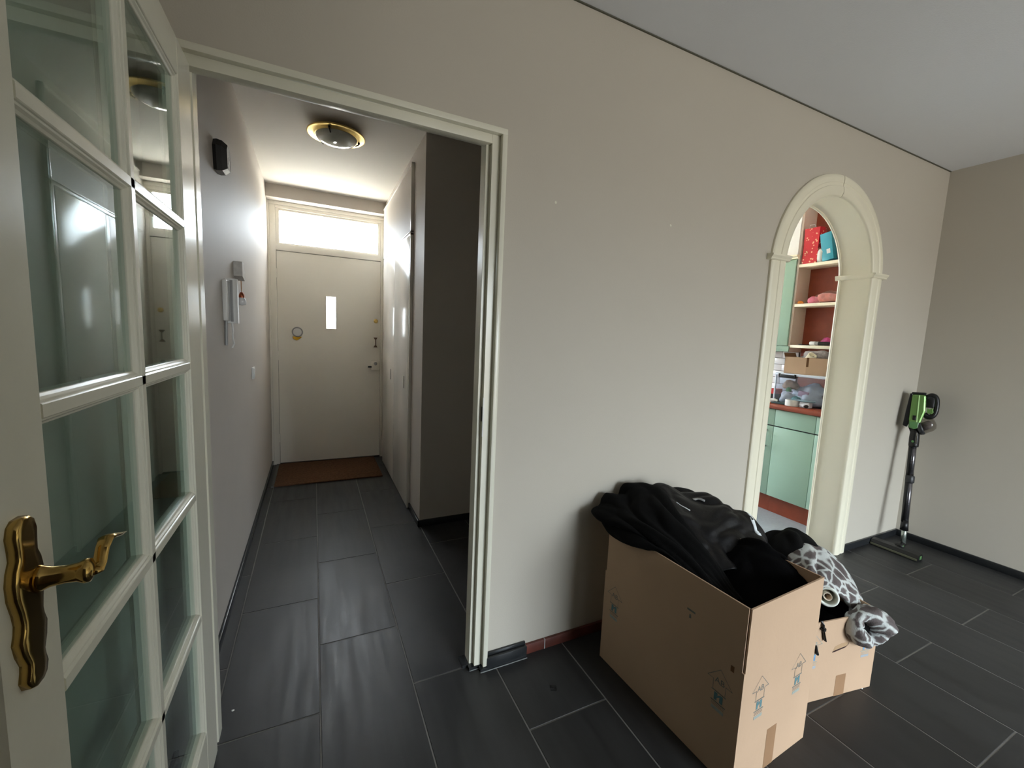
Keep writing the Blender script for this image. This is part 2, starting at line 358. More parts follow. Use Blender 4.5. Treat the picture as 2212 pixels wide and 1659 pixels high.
# --- skirtings
def skirt(name, a, b, m='base', label='dark tile skirting along the foot of the wall'):
    return S(bx(name, a, b, m, bev=0.0015), label, 'skirting')
o = skirt('baseboard_front', (0.173, -0.012, 0), (0.62, 0, 0.043), 'redbase', 'scuffed red brown skirting between doorway and big cardboard box')
build(MB().box((0.262, -0.0125, 0), (0.266, 0.0, 0.0432)), 'chip_mark', 'caulk', o)
o = skirt('baseboard_front', (0.001, -0.010, 0.0), (0.172, 0, 0.058), 'base', 'black stepped skirting piece right beside the doorway frame')
bx('front_strip', (-0.002, -0.026, 0), (0.172, -0.010, 0.048), 'base', o, bev=0.001)
skirt('baseboard_front', (0.62, -0.012, 0), (1.462, 0, 0.045), 'base', 'dark skirting behind the two cardboard boxes')
skirt('baseboard_front', (2.502, -0.012, 0), (XR, 0, 0.045), 'base', 'dark skirting between the arch and the room corner')
skirt('baseboard_right', (XR-0.012, -4.2, 0), (XR, -0.012, 0.045), 'base', 'dark skirting along the right hand wall behind the vacuum cleaner')
skirt('baseboard_left', (-0.985, -1.94, 0), (-0.973, 0, 0.045), 'base', 'dark skirting on the wall behind the glazed door')
o = skirt('baseboard_hall_left', (XL, 0.08, 0), (XL+0.012, 2.98, 0.045), 'base', 'dark skirting along the left hall wall')
o = skirt('baseboard_hall_right', (0.018, 1.271, 0), (0.03, 1.596, 0.045), 'base', 'dark skirting around the pier beside the closet')
bx('return_strip', (0.018, 1.271, 0), (0.95, 1.283, 0.045), 'base', o, bev=0.0015)
mb = MB()
for a, b in (((-0.030, -0.031), (0.173, -0.028)), ((-0.066, -0.006), (-0.030, -0.003)), ((-0.088, 0.018), (-0.066, 0.021))): mb.box((a[0], a[1], 0), (b[0], b[1], 0.0012))
S(build(mb, 'trim_4', 'caulk'), 'thin pale sealant line on the floor at the foot of the door frame', 'trim')
mb = MB()
mb.box((-0.030, -0.028, 0), (0.0, -0.0, 0.012)); mb.box((-0.068, -0.004, 0), (-0.018, 0.03, 0.012)); mb.box((-0.088, 0.016, 0), (-0.055, 0.07, 0.0125))
S(build(mb, 'trim_5', 'base'), 'stepped dark tile plinth under the right door post', 'trim')

# --- doorway frame (living room side)
t1 = root('trim_1', 'cream gloss painted doorway frame between living room and hall', 'door frame', (-0.47, 0, 0), kind='structure')
FT, LI, RI = 1.947, -0.893, -0.047
mb = MB(); mb.box((-0.018, -0.022, 0.014), (0.0, 0.0, 1.9755), 0.0012); build(mb, 'architrave_right', 'trim', t1, smooth=True)
mb = MB(); mb.box((-0.9085, -0.022, 0.0), (-0.8995, 0.0, 1.9755), 0.0012); build(mb, 'architrave_left', 'trim', t1, smooth=True)
mb = MB(); mb.box((-0.9085, -0.022, 1.9755), (0.0, 0.0, 1.994), 0.0012); build(mb, 'architrave_top', 'trim', t1, smooth=True)
mb = MB(); mb.prism([(RI, -0.001), (-0.0165, -0.001), (-0.0165, 0.066), (-0.062, 0.066), (-0.062, 0.0190), (-0.0612, 0.018), (RI, 0.018)], 'z', 0.013, 1.985); build(mb, 'post_right', 'trim', t1, smooth=True)
mb = MB(); mb.prism([(-0.9, -0.001), (LI, -0.001), (LI, 0.032), (-0.8828, 0.032), (-0.882, 0.033), (-0.882, 0.082), (-0.9, 0.082)], 'z', 0.0, 1.985); build(mb, 'post_left', 'trim', t1, smooth=True)
mb = MB(); mb.box((LI+0.0002, -0.001, FT), (RI-0.0002, 0.036, 1.985), 0.0010); build(mb, 'head', 'trim', t1, smooth=True)
mb = MB(); mb.box((RI-0.0006, 0.004, 0.985), (RI+0.004, 0.0165, 1.04)); build(mb, 'strike_hole', 'blackp', t1, label='dark latch hole')
mb = MB(); mb.box((RI-0.0016, -0.0016, 0.93), (RI+0.0035, 0.004, 1.075), 0.001); build(mb, 'chipped_filler', 'whitep', t1, label='chipped white filler along the post edge')

# --- arch casing
t2 = root('trim_2', 'cream moulded casing around the arched opening to the kitchen', 'arch casing', (AX, 0, 0), kind='structure')
def arch_path(half):
    pts = []
    zs = [0.0, 0.4, 0.8, 1.2, 1.715]
    for z in zs: pts.append(('v', -1, z))
    for k in range(1, 25): pts.append(('a', -1, PI/2*k/24))
    return pts
def arch_sweep(profile, name, m, parent, half, gap=0.0, z0=0.0):
    """profile of (r, y); half -1 left, +1 right; swept up the post and round to the crown"""
    secs = []
    for z in [z0, 0.6, 1.2, AZ]: secs.append([(AX+half*r, y, z) for r, y in profile])
    n = 20
    for k in range(1, n+1):
        t = (PI/2-gap)*k/n
        secs.append([(AX+half*r*math.cos(t), y, AZ+r*math.sin(t)) for r, y in profile])
    return build(MB().loft(secs), name, m, parent, smooth=True)
casing = [(0.520, 0.0), (0.520, -0.010), (0.514, -0.016), (0.500, -0.018), (0.480, -0.018), (0.477, -0.0155), (0.462, -0.0155), (0.459, -0.019), (0.442, -0.0215), (0.428, -0.0215), (0.422, -0.0185), (0.415, -0.0165), (0.409, -0.0115), (0.407, -0.003), (0.407, 0.0), (0.43, 0.0)]
for h in (-1, 1):
    arch_sweep(casing, 'casing', 'arch', t2, h, 0.004)
    arch_sweep([(0.4225, -0.001), (0.4095, -0.001), (0.4095, 0.151), (0.4225, 0.151)], 'reveal_lining', 'arch', t2, h, 0.0)
    arch_sweep([(0.43, 0.150), (0.403, 0.150), (0.400, 0.155), (0.403, 0.162), (0.412, 0.166), (0.43, 0.168), (0.50, 0.168), (0.50, 0.150)], 'back_casing', 'arch', t2, h, 0.0)
def impost(x0, x1):
    mb = MB()
    pr = [(0.0, 1.735), (-0.023, 1.735), (-0.027, 1.739), (-0.027, 1.744), (-0.031, 1.749), (-0.035, 1.754), (-0.035, 1.762), (0.0, 1.764)]
    mb.prism([(y, z) for y, z in pr], 'x', x0, x1)
    return mb
mb = impost(AX-0.545, AX-0.396); mb.prism([(AX-0.411, 1.735), (AX-0.402, 1.735), (AX-0.398, 1.742), (AX-0.394, 1.756), (AX-0.394, 1.763), (AX-0.411, 1.763)], 'y', -0.02, 0.178); build(mb, 'impost_left', 'arch', t2)
mb = impost(AX+0.396, AX+0.545); mb.prism([(AX+0.411, 1.735), (AX+0.402, 1.735), (AX+0.398, 1.742), (AX+0.394, 1.756), (AX+0.394, 1.763), (AX+0.411, 1.763)], 'y', -0.02, 0.178); build(mb, 'impost_right', 'arch', t2)

# --- front door with transom
t3 = root('trim_3', 'cream front door frame with transom at the end of the hall', 'door frame', (-0.46, 3.0, 0), kind='structure')
Yd = 3.024
mb = MB(); mb.box((XL, 2.985, 0), (-0.948, 3.05, 2.402), 0.002); mb.box((-0.948, 3.0, 0), (-0.9, 3.06, 2.402), 0.002); build(mb, 'post_left', 'trimhall', t3, smooth=True)
mb = MB(); mb.box((0.0065, 3.0, 0), (0.03, 3.06, 2.402), 0.002); build(mb, 'post_right', 'trimhall', t3, smooth=True)
mb = MB(); mb.box((-0.9, 3.004, 1.981), (0.0065, 3.06, 2.036), 0.002); build(mb, 'transom_bar', 'trimhall', t3, smooth=True)
mb = MB(); mb.box((-0.9, 3.002, 2.345), (0.0065, 3.06, 2.375), 0.002); mb.box((-0.948, 2.99, 2.372), (0.03, 3.06, 2.402), 0.002); build(mb, 'head', 'trimhall', t3, smooth=True)
w2 = root('window_2', 'bright transom window above the front door', 'window', (-0.446, 3.02, 2.03), kind='structure')
mb = MB()
for a, b in (((-0.90, 2.036), (-0.871, 2.345)), ((-0.0215, 2.036), (0.0065, 2.345)), ((-0.871, 2.036), (-0.0215, 2.0505)), ((-0.871, 2.327), (-0.0215, 2.345))):
    mb.box((a[0], 3.014, a[1]), (b[0], 3.05, b[1]), 0.003)
build(mb, 'glazing_bead', 'trimhall', w2, smooth=True); bx('pane', (-0.875, 3.034, 2.045), (-0.018, 3.038, 2.332), 'clear', w2)
d2 = root('door_2', 'flush cream front door with narrow vertical slit window', 'door', (-0.446, Yd, 0), kind='structure')
mb = MB(); a, b, c, d = -0.492, -0.404, 1.297, 1.603
for p, q in (((-0.897, 0.012), (a, 1.9765)), ((b, 0.012), (0.004, 1.9765)), ((a, 0.012), (b, c)), ((a, d), (b, 1.9765))): mb.box((p[0], Yd-0.012, p[1]), (q[0], Yd+0.028, q[1]))
bmesh.ops.remove_doubles(mb.bm, verts=mb.bm.verts, dist=1e-5)
build(mb, 'door_leaf', 'trimhall', d2)
mb = MB()
for p, q in (((a-0.006, c-0.006), (a+0.002, d+0.006)), ((b-0.002, c-0.006), (b+0.006, d+0.006)), ((a, c-0.008), (b, c+0.002)), ((a, d-0.002), (b, d+0.006))): mb.box((p[0], Yd-0.018, p[1]), (q[0], Yd+0.03, q[1]), 0.001)
build(mb, 'slit_frame', 'trimhall', d2); bx('pane', (a, Yd+0.008, c), (b, Yd+0.012, d), 'clear', d2)
mb = MB(); mb.box((-0.93, 3.0525, 0), (-0.875, 3.075, 2.03)); mb.box((-0.018, 3.0525, 0), (0.05, 3.075, 2.03)); mb.box((-0.93, 3.0525, 1.955), (0.03, 3.075, 2.03)); mb.box((-0.93, 3.0525, -0.02), (0.03, 3.075, 0.05)); build(mb, 'door_stop', 'trimhall', t3)
bx('threshold', (-0.9, 3.0, 0.0), (0.006, 3.08, 0.009), 'blackp', t3)
for z in (0.256, 1.032, 1.778): build(MB().tube([(-0.899, Yd-0.016, z-0.04), (-0.899, Yd-0.016, z+0.04)], 0.0065, 10), 'hinge', 'trimhall', d2, smooth=True)
build(MB().lathe([(0, 0.006), (0.006, 0.008), (0.012, 0.009), (0.019, 0.004), (0.021, 0)], 24, axis_m((-0.037, Yd-0.012, 1.393), (0, -1, 0))), 'door_viewer', 'brass2', d2, smooth=True)
mb = MB(); mb.tube([(-0.041, Yd-0.034, 1.215), (-0.041, Yd-0.036, 1.18), (-0.041, Yd-0.034, 1.148)], 0.0045, 10)
for z, s in ((1.222, 1), (1.140, -1)):
    mb.prism([(-0.041-0.019, z+0.008*s), (-0.041+0.019, z+0.008*s), (-0.041+0.006, z-0.012*s), (-0.041-0.006, z-0.012*s)], 'y', Yd-0.034, Yd-0.012)
build(mb, 'pull_handle', mat('aged_bronze', srgb(120, 96, 80), 0.4, metal=0.6), d2, smooth=True)
mb = MB(); mb.box((-0.082, Yd-0.034, 0.905), (0.002, Yd-0.012, 0.995), 0.003); ol = build(mb, 'lock_case', 'trimhall', d2, smooth=True)
build(MB().lathe([(0, 0.014), (0.010, 0.013), (0.016, 0.008), (0.017, 0)], 20, axis_m((-0.041, Yd-0.034, 0.968), (0, -1, 0))), 'thumb_turn', 'greyp', ol, smooth=True)
mb = MB(); mb.box((-0.112, Yd-0.04, 0.928), (-0.078, Yd-0.02, 0.944), 0.002); build(mb, 'latch_knob', 'blackp', ol, smooth=True)
# round notice with yellow tag on the door
rt = root('door_ornament', 'round white disc with grey rim hanging on the front door', 'ornament', (-0.738, Yd-0.014, 1.256))
build(MB().lathe([(0, 0.005), (0.038, 0.005), (0.04, 0)], 32, axis_m((-0.738, Yd-0.013, 1.256), (0, -1, 0))), 'disc', 'whitep', rt, smooth=True)
build(MB().lathe([(0.036, 0), (0.036, 0.007), (0.041, 0.010), (0.047, 0.007), (0.047, 0)], 32, axis_m((-0.738, Yd-0.013, 1.256), (0, -1, 0)), cap=False), 'rim', 'greyp', rt, smooth=True)
build(MB().prism([(-0.778, 1.212), (-0.70, 1.212), (-0.716, 1.195), (-0.745, 1.176), (-0.775, 1.194)], 'y', Yd-0.017, Yd-0.0125), 'yellow_tag', mat('yellow_felt', srgb(225, 178, 48), 0.8), rt, label='yellow hanging tag')

# --- closet on the right side of the hall
cl = root('closet', 'glossy cream hall closet with two tall narrow doors', 'closet', (0.02, 2.2, 0))
CX = 0.008
mb = MB(); mb.box((0.0075, 1.598, 0.006), (0.03, 1.622, 1.98), 0.0015); mb.box((0.0075, 2.80, 0.006), (0.03, 2.825, 1.98), 0.0015); mb.box((0.0075, 1.598, 1.965), (0.03, 2.825, 1.985), 0.0015); build(mb, 'frame', 'closet', cl, smooth=True)
for y0, y1, yk, ye in ((1.6235, 2.204, 1.764, 1.722), (2.208, 2.799, 2.419, 2.316)):
    d = bx('door', (CX-0.002, y0, 0.012), (0.03, y1, 1.963), 'closet', cl, bev=0.002)
    kb = MB().lathe([(0.006, 0), (0.006, 0.012), (0.014, 0.02), (0.018, 0.03), (0.014, 0.037), (0, 0.039)], 20, axis_m((CX-0.002, yk, 1.04 if yk < 2 else 1.019), (-1, 0, 0)))
    build(kb, 'knob', 'blackp' if yk < 2 else 'brass', d, smooth=True)
    mb = MB().lathe([(0.004, 0), (0.004, 0.014), (0, 0.015)], 10, axis_m((CX-0.002, ye, 0.945), (-1, 0, 0))); mb.box((CX-0.012, ye-0.005, 0.885), (CX-0.007, ye+0.005, 0.975), 0.001); mb.box((CX-0.011, ye-0.016, 0.94), (CX-0.008, ye+0.016, 0.95), 0.001)
    build(mb, 'key', 'chrome', d, smooth=True)
up = bx('upper_panel', (0.014, 1.606, 1.99), (0.03, 2.87, 2.43), 'wallhall', cl, label='textured greige panel above the doors')
mb = MB(); mb.box((0.0075, 1.598, 1.988), (0.03, 1.608, 2.44), 0.001); mb.box((0.0075, 1.598, 2.43), (0.03, 2.87, 2.442), 0.001); mb.box((0.0075, 1.598, 1.988), (0.03, 2.87, 1.996), 0.001); build(mb, 'rim', 'closet', up, smooth=True)

# --- glazed living room door, standing open
d1 = root('door_1', 'open cream living room door with ten glass panes and brass handle', 'door', (-0.893, -0.01, 0), kind='structure')
XF, XB, XG = -0.878, -0.916, -0.889
def ogee(f, g, s=1):
    """points (depth x, position) from face edge f to glass edge g on the hall side"""
    d = g-f
    return [(XF, f), (XF-0.0012, f+d*0.12), (XF-0.0035, f+d*0.2), (XF-0.0042, f+d*0.42), (XF-0.0075, f+d*0.66), (XF-0.0095, f+d*0.95), (XG, g)]
def mirror(pts): return [(XF+XB-x, p) for x, p in pts[::-1]]
# stiles as prisms along z, profile in (x,y)
P = [(XF, -0.0105), ] + ogee(-0.120, -0.131) + mirror(ogee(-0.120, -0.131)) + [(XB, -0.0105)]
build(MB().prism(P, 'z', 0.012, 1.945), 'hinge_stile', 'trim', d1)
P = [(XF, -0.856)] + ogee(-0.756, -0.745) + mirror(ogee(-0.756, -0.745)) + [(XB, -0.856)]
build(MB().prism(P, 'z', 0.012, 1.945), 'lock_stile', 'trim', d1)
P = ogee(-0.446, -0.457)[::-1] + ogee(-0.430, -0.419) + mirror(ogee(-0.430, -0.419)) + mirror(ogee(-0.446, -0.457)[::-1])
build(MB().prism(P, 'z', 0.17, 1.86), 'vertical_muntin', 'trim', d1)
ys = (-0.752, -0.125)
def hbar(P, name): build(MB().prism(P, 'y', ys[0], ys[1]), name, 'trim', d1)
P = [(XF, 1.945)] + ogee(1.865, 1.854) + mirror(ogee(1.865, 1.854)) + [(XB, 1.945)]; hbar(P, 'top_rail')
P = [(XF, 0.012)] + ogee(0.182, 0.193) + mirror(ogee(0.182, 0.193)) + [(XB, 0.012)]; hbar(P, 'bottom_rail')
mz = [1.5325, 1.1935, 0.8555, 0.5205]
for z in mz:
    P = ogee(z+0.0075, z+0.0185)[::-1] + ogee(z-0.0075, z-0.0185) + mirror(ogee(z-0.0075, z-0.0185)) + mirror(ogee(z+0.0075, z+0.0185)[::-1]); hbar(P, 'muntin')
zz = [1.857] + mz + [0.19]
for a, b in zip(zz, zz[1:]):
    for y0, y1 in ((-0.749, -0.450), (-0.426, -0.128)): bx('pane', (XG-0.005, y0, b), (XG-0.001, y1, a), 'glassdoor', d1)
for z in (0.25, 1.0, 1.75): build(MB().tube([(-0.897, -0.004, z-0.04), (-0.897, -0.004, z+0.04)], 0.006, 10), 'hinge', 'brass', d1, smooth=True)
# handle: scalloped back plate and curled lever
zs = [0.910, 0.914, 0.924, 0.934, 0.941, 0.955, 0.970, 0.980, 0.988, 1.000, 1.018, 1.034, 1.046, 1.056, 1.066, 1.080, 1.090, 1.095]
ws = [0.006, 0.013, 0.017, 0.014, 0.013, 0.019, 0.022, 0.018, 0.0165, 0.0185, 0.0235, 0.024, 0.021, 0.0155, 0.016, 0.0175, 0.014, 0.007]
pc = lambda z: -0.818
ring = [(pc(z)+w_, z) for z, w_ in zip(zs, ws)] + [(pc(z)-w_, z) for z, w_ in zip(zs[::-1], ws[::-1])]
def scale_ring(r, k): return [(pc(z)+(y-pc(z))*k, 1.0025+(z-1.0025)*(1-(1-k)*0.18)) for y, z in r]
secs = []
for x, k in ((XF, 1.0), (XF+0.007, 1.0), (XF+0.0092, 0.93), (XF+0.0098, 0.86), (XF+0.0098, 0.45)): secs.append([(x, y, z) for y, z in scale_ring(ring, k)])
hp = build(MB().loft(secs), 'handle_plate', 'brass', d1, smooth='all')
mb = MB(); mb.lathe([(0.015, 0), (0.013, 0.004), (0.0105, 0.010), (0.0095, 0.022), (0.0105, 0.031), (0.0135, 0.036), (0.0125, 0.041), (0.006, 0.044), (0, 0.0445)], 24, axis_m((XF+0.0085, -0.806, 1.0215), (1, 0.12, -0.02)))
pts = [(-0.832, -0.800, 1.018), (-0.829, -0.793, 1.016), (-0.827, -0.786, 1.021), (-0.8255, -0.781, 1.036), (-0.8245, -0.774, 1.0435), (-0.826, -0.757, 1.039), (-0.828, -0.733, 1.030), (-0.831, -0.697, 1.0185)]
mb.tube(pts, [0.009, 0.0085, 0.0065, 0.006, 0.0065, 0.0065, 0.005, 0.0008], 14, 1.15, 0.55, up=(0, 0, 1)); build(mb, 'lever', 'brass', hp, smooth='all')
for z in (1.083, 0.921): build(MB().lathe([(0.004, 0), (0.004, 0.0012), (0, 0.0016)], 12, axis_m((XF+0.0085, -0.818, z), (1, 0, 0))), 'screw', 'brass', hp, smooth=True)
# ================================================================== KITCHEN BEHIND THE ARCH
o = bx('floor_kitchen', (1.05, 0.15, -0.05), (3.2, 3.0, 0.0), 'lino'); S(o, 'grey vinyl kitchen floor behind the arched opening', 'floor')
mb = MB(); mb.box((1.05, 3.0, 0), (1.15, 3.1, 2.6)); mb.box((2.45, 3.0, 0), (3.2, 3.1, 2.6)); mb.box((1.15, 3.0, 0), (2.45, 3.1, 1.0)); mb.box((1.15, 3.0, 2.1), (2.45, 3.1, 2.6))
o = build(mb, 'wall_kitchen_end', 'kwall'); S(o, 'white kitchen end wall holding the kitchen window', 'wall')
w3 = root('window_3', 'white kitchen window in the kitchen end wall', 'window', (1.8, 3.05, 1.0), kind='structure')
mb = MB(); mb.box((1.15, 3.02, 1.0), (1.2, 3.08, 2.1)); mb.box((2.4, 3.02, 1.0), (2.45, 3.08, 2.1)); mb.box((1.2, 3.02, 1.0), (2.4, 3.08, 1.05)); mb.box((1.2, 3.02, 2.05), (2.4, 3.08, 2.1)); build(mb, 'window_frame', 'trim', w3); bx('pane', (1.2, 3.045, 1.05), (2.4, 3.05, 2.05), 'clear', w3)
KX = 2.634
def simple_units():
    ys = [(0.17, 0.317, None, 'narrow mint green base cabinet nearest the arch'), (0.318, 0.612, None, 'mint green base cabinet with drawer, below the storage tub'), (0.613, 1.06, 0.66, 'mint green base cabinet with bow handle at the left of the arched view'), (1.061, 1.51, 1.1, 'mint green base cabinet deepest in the kitchen, furthest from the arch')]
    for y0, y1, hy, lab in ys:
        c = root('base_cabinet', lab, 'cabinet', (2.9, (y0+y1)/2, 0), 'green kitchen base cabinets')
        bx('carcass', (KX+0.019, y0+0.0005, 0.135), (3.17, y1-0.0005, 0.829), 'green', c)
        bx('kick_board', (2.684, y0, 0.0), (2.70, y1, 0.135), 'redwood', c)
        bx('drawer', (KX, y0+0.001, 0.699), (KX+0.018, y1-0.001, 0.824), 'green', c, bev=0.0015)
        d = bx('door', (KX, y0+0.001, 0.140), (KX+0.018, y1-0.001, 0.690), 'green', c, bev=0.0015)
        bx('shadow_gap', (KX+0.012, y0, 0.690), (KX+0.0185, y1, 0.699), 'blackp', c)
        if hy: build(MB().tube([(KX+0.002, hy, 0.655), (KX-0.024, hy, 0.648), (KX-0.034, hy, 0.62), (KX-0.036, hy, 0.59), (KX-0.034, hy, 0.56), (KX-0.024, hy, 0.532), (KX+0.002, hy, 0.525)], 0.0055, 10, up=(0, 1, 0)), 'handle', 'greyp', d, smooth='all')
simple_units()
pr = [(2.606, 0.832), (2.600, 0.840), (2.599, 0.853), (2.603, 0.864), (2.612, 0.868), (3.178, 0.868), (3.178, 0.832)]
o = build(MB().prism(pr, 'y', 0.17, 1.51), 'worktop', 'redwood', smooth=True); tag(o, 'red brown kitchen worktop with rounded front edge', 'worktop')
# white tiles on the kitchen wall behind the worktop
tw = bx('tile_backing', (3.168, 0.80, 0.87), (3.18, 1.5, 1.27), 'grout'); S(tw, 'field of white ribbed wall tiles above the worktop', 'tiles'); tw.name = 'wall_tiling'
kt = None
for r in range(7):
    for c in range(6):
        y0, z0 = 0.80+c*0.135-(0.06 if r % 2 else 0), 0.872+r*0.057
        y1 = min(y0+0.133, 1.5); y0 = max(y0, 0.80)
        bx('wall_tile', (3.160, y0, z0), (3.169, y1, z0+0.053), 'ktile', tw, bev=0.002)
# open shelves
sh = root('shelf_unit', 'open shelves with cream boards and red brown back panel', 'shelf', (3.09, 0.48, 1.3))
bx('back_panel', (3.165, 0.17, 0.87), (3.178, 0.785, 2.595), 'redwood', sh)
bx('side_panel', (3.0, 0.785, 1.27), (3.178, 0.80, 2.595), 'panel', sh)
for z in (1.985, 1.667, 1.330): bx('shelf_board', (2.998, 0.17, z-0.024), (3.166, 0.785, z), 'shelf', sh, bev=0.002)
wc = root('wall_cabinet', 'mint green wall cabinet seen at the left edge inside the arch', 'cabinet', (3.09, 1.1, 1.3))
bx('carcass', (3.003, 0.8005, 1.275), (3.178, 1.4, 2.03), 'green', wc); bx('door', (2.985, 0.802, 1.322), (3.002, 1.10, 2.025), 'green', wc, bev=0.0015); bx('door', (2.985, 1.102, 1.322), (3.002, 1.40, 2.025), 'green', wc, bev=0.0015); bx('light_rail', (2.988, 0.787, 1.271), (3.003, 1.4, 1.317), 'green', wc, bev=0.001)
build(MB().prism([(2.96, 2.062), (2.96, 2.050), (2.975, 2.042), (2.978, 2.032), (3.17, 2.032), (3.17, 2.062)], 'y', 0.787, 1.4), 'cornice', 'shelf', wc)
o = bx('kitchen_bulkhead', (2.99, 0.801, 2.064), (3.178, 1.5, 2.595), 'kwall'); o.name = 'trim_6'; S(o, 'white boxed bulkhead above the green wall cabinet', 'bulkhead')
# things on the shelves
def gift_bag():
    r = root('gift_bag', 'red gift bag with small gold and white print on the top shelf', 'bag', (3.06, 0.70, 1.986))
    m = mat('red_printed_foil', srgb(196, 40, 52), 0.28)
    nt = m.node_tree; n = nt.nodes; L = nt.links; b = n['Principled BSDF']
    v = n.new('ShaderNodeTexVoronoi'); v.inputs['Scale'].default_value = 42; tc = n.new('ShaderNodeTexCoord'); L.new(tc.outputs['Object'], v.inputs['Vector'])
    cr = n.new('ShaderNodeValToRGB'); e = cr.color_ramp.elements; e[0].position = 0.22; e[0].color = srgb(235, 190, 150); e[1].position = 0.30; e[1].color = srgb(200, 38, 50)
    L.new(v.outputs['Distance'], cr.inputs[0]); L.new(cr.outputs[0], b.inputs['Base Color'])
    a = [(3.005, 0.772), (3.005, 0.660), (3.05, 0.650), (3.10, 0.660), (3.10, 0.772), (3.05, 0.765)]
    secs = []
    for z, k in ((1.986, 0.94), (2.0, 1.0), (2.1, 0.98), (2.2, 1.0), (2.262, 1.03)): secs.append([(3.055+(x-3.055)*k, 0.712+(y-0.712)*k, z) for x, y in a])
    build(MB().loft(secs), 'bag_body', m, r)
    build(MB().tube([(3.004, 0.74, 2.26), (3.0, 0.735, 2.285), (3.0, 0.70, 2.285), (3.004, 0.69, 2.26)], 0.002, 6), 'cord_handle', 'whitep', r)
gift_bag()
mb = MB(Matrix.Translation((3.05, 0.575, 1.994)) @ Matrix.Rotation(math.radians(-11), 4, 'X')); mb.box((-0.045, -0.038, 0.0), (0.05, 0.042, 0.215), 0.002)
r = root('blue_box', 'turquoise box leaning on the top shelf beside the red bag', 'box', (3.05, 0.585, 1.986))
build(mb, 'box_body', mat('turquoise_card', srgb(64, 158, 180), 0.35, var=0.05), r, smooth=True)
mb = MB(Matrix.Translation((3.05, 0.575, 1.994)) @ Matrix.Rotation(math.radians(-11), 4, 'X')); mb.box((-0.0465, -0.02, 0.05), (-0.0452, 0.005, 0.085)); build(mb, 'pale_label', 'whitep', r)
r = root('white_jar', 'small pale round jar squeezed between red bag and blue box', 'jar', (3.03, 0.652, 1.986))
build(MB().lathe([(0, 0), (0.021, 0.001), (0.026, 0.03), (0.026, 0.08), (0.018, 0.10), (0, 0.104)], 20, Matrix.Translation((3.024, 0.640, 1.986))), 'jar_body', 'whitep', r, smooth='all')
r = root('grey_pouch', 'dark grey pouch at the right edge of the top shelf view', 'pouch', (3.06, 0.49, 1.986))
secs = []
for z, k in ((0, .9), (.04, 1.08), (.1, 1.0), (.15, .8), (.185, .45)): secs.append([(3.06+0.045*k*math.cos(t), 0.495+0.042*k*math.sin(t)*(1+.1*math.sin(3*t)), 1.986+z) for t in [2*PI*i/14 for i in range(14)]])
build(MB().loft(secs), 'pouch_body', mat('grey_blue_fabric', srgb(105, 105, 118), 0.8, var=.3, scale=30), r, smooth='all')
def blob(c, r, seed, amp=0.18, seg=24, sq=(1, 1, 1), mtx=None):
    mb = MB(); bmesh.ops.create_uvsphere(mb.bm, u_segments=seg, v_segments=seg//2, radius=1)
    zmin = -0.55
    for v in mb.bm.verts:
        n = v.co.normalized(); k = 1+amp*(noise.noise(n*1.7+Vector((seed, 0, 0)))*1.4+0.5*noise.noise(n*4+Vector((0, seed, 0))))
        z = max(n.z*k, zmin)
        v.co = Vector((c[0]+n.x*k*r*sq[0], c[1]+n.y*k*r*sq[1], c[2]+(z-zmin)*r*sq[2]))
    return mb
def simple(name, mb, m, label, cat, loc, group=None):
    o = build(mb, name, m, smooth='all', origin=loc); return tag(o, label, cat, group)
simple('soft_toy', blob((3.045, 0.665, 1.6675), 0.043, 2, 0.12, sq=(0.95, 1.0, 0.85)), mat('pink_plush', srgb(226, 128, 150), 0.9, var=.1, scale=40, bump=.5, bscale=300), 'round pink plush lump on the middle shelf', 'toy', (3.045, 0.665, 1.668))
r = root('party_item', 'orange and pink rolled item in clear wrap on the middle shelf', 'package', (3.05, 0.56, 1.668))
build(MB().tube([(3.04, 0.625, 1.706), (3.045, 0.60, 1.712), (3.05, 0.56, 1.712), (3.055, 0.51, 1.706)], [0.030, 0.036, 0.034, 0.028], 18, 1, 0.95), 'roll', mat('orange_pink_foil', srgb(228, 130, 118), 0.35, var=.25, scale=22), r, smooth='all')
build(MB().lathe([(0.010, 0), (0.012, 0.004), (0, 0.005)], 16, axis_m((3.036, 0.619, 1.708), (-0.5, 1, 0))), 'dark_core', mat('dark_pink', srgb(150, 60, 80), .5), r)
o = cloth([[(3.0, 0.63, 1.675), (3.0, 0.56, 1.672), (3.0, 0.5, 1.676)], [(3.012, 0.64, 1.72), (3.02, 0.56, 1.755), (3.03, 0.48, 1.745)], [(3.08, 0.63, 1.75), (3.09, 0.55, 1.765), (3.09, 0.48, 1.757)]], 10, 10, 'clear_wrap', 'clear', r, amp=0.006, freq=(3, 4), thick=0.0006)
simple('orange_figure', blob((3.02, 0.752, 1.6675), 0.017, 5, 0.3, sq=(1, 1.3, 0.9)), mat('orange_felt', srgb(214, 132, 48), .8), 'tiny orange thing at the left end of the middle shelf', 'toy', (3.02, 0.752, 1.668))
simple('red_figure', blob((3.11, 0.70, 1.6675), 0.032, 6, 0.3, sq=(0.8, 1.2, 1.3)), mat('red_felt', srgb(168, 46, 30), .8), 'small red bundle at the back of the middle shelf', 'toy', (3.11, 0.70, 1.668))
simple('magenta_bag', blob((3.06, 0.53, 1.3305), 0.046, 9, 0.22, sq=(0.9, 1.0, 0.95)), mat('magenta_foil', srgb(176, 52, 112), .35, var=.2, scale=25), 'crumpled magenta bag on the lowest shelf', 'bag', (3.06, 0.53, 1.331))
r = root('marker_pen', 'white and black marker lying on the lowest shelf edge', 'pen', (3.02, 0.57, 1.331))
build(MB().tube([(3.02, 0.640, 1.348), (3.02, 0.634, 1.348), (3.02, 0.600, 1.348)], [0.013, 0.0165, 0.0165], 16), 'white_cap', 'whitep', r, smooth=True)
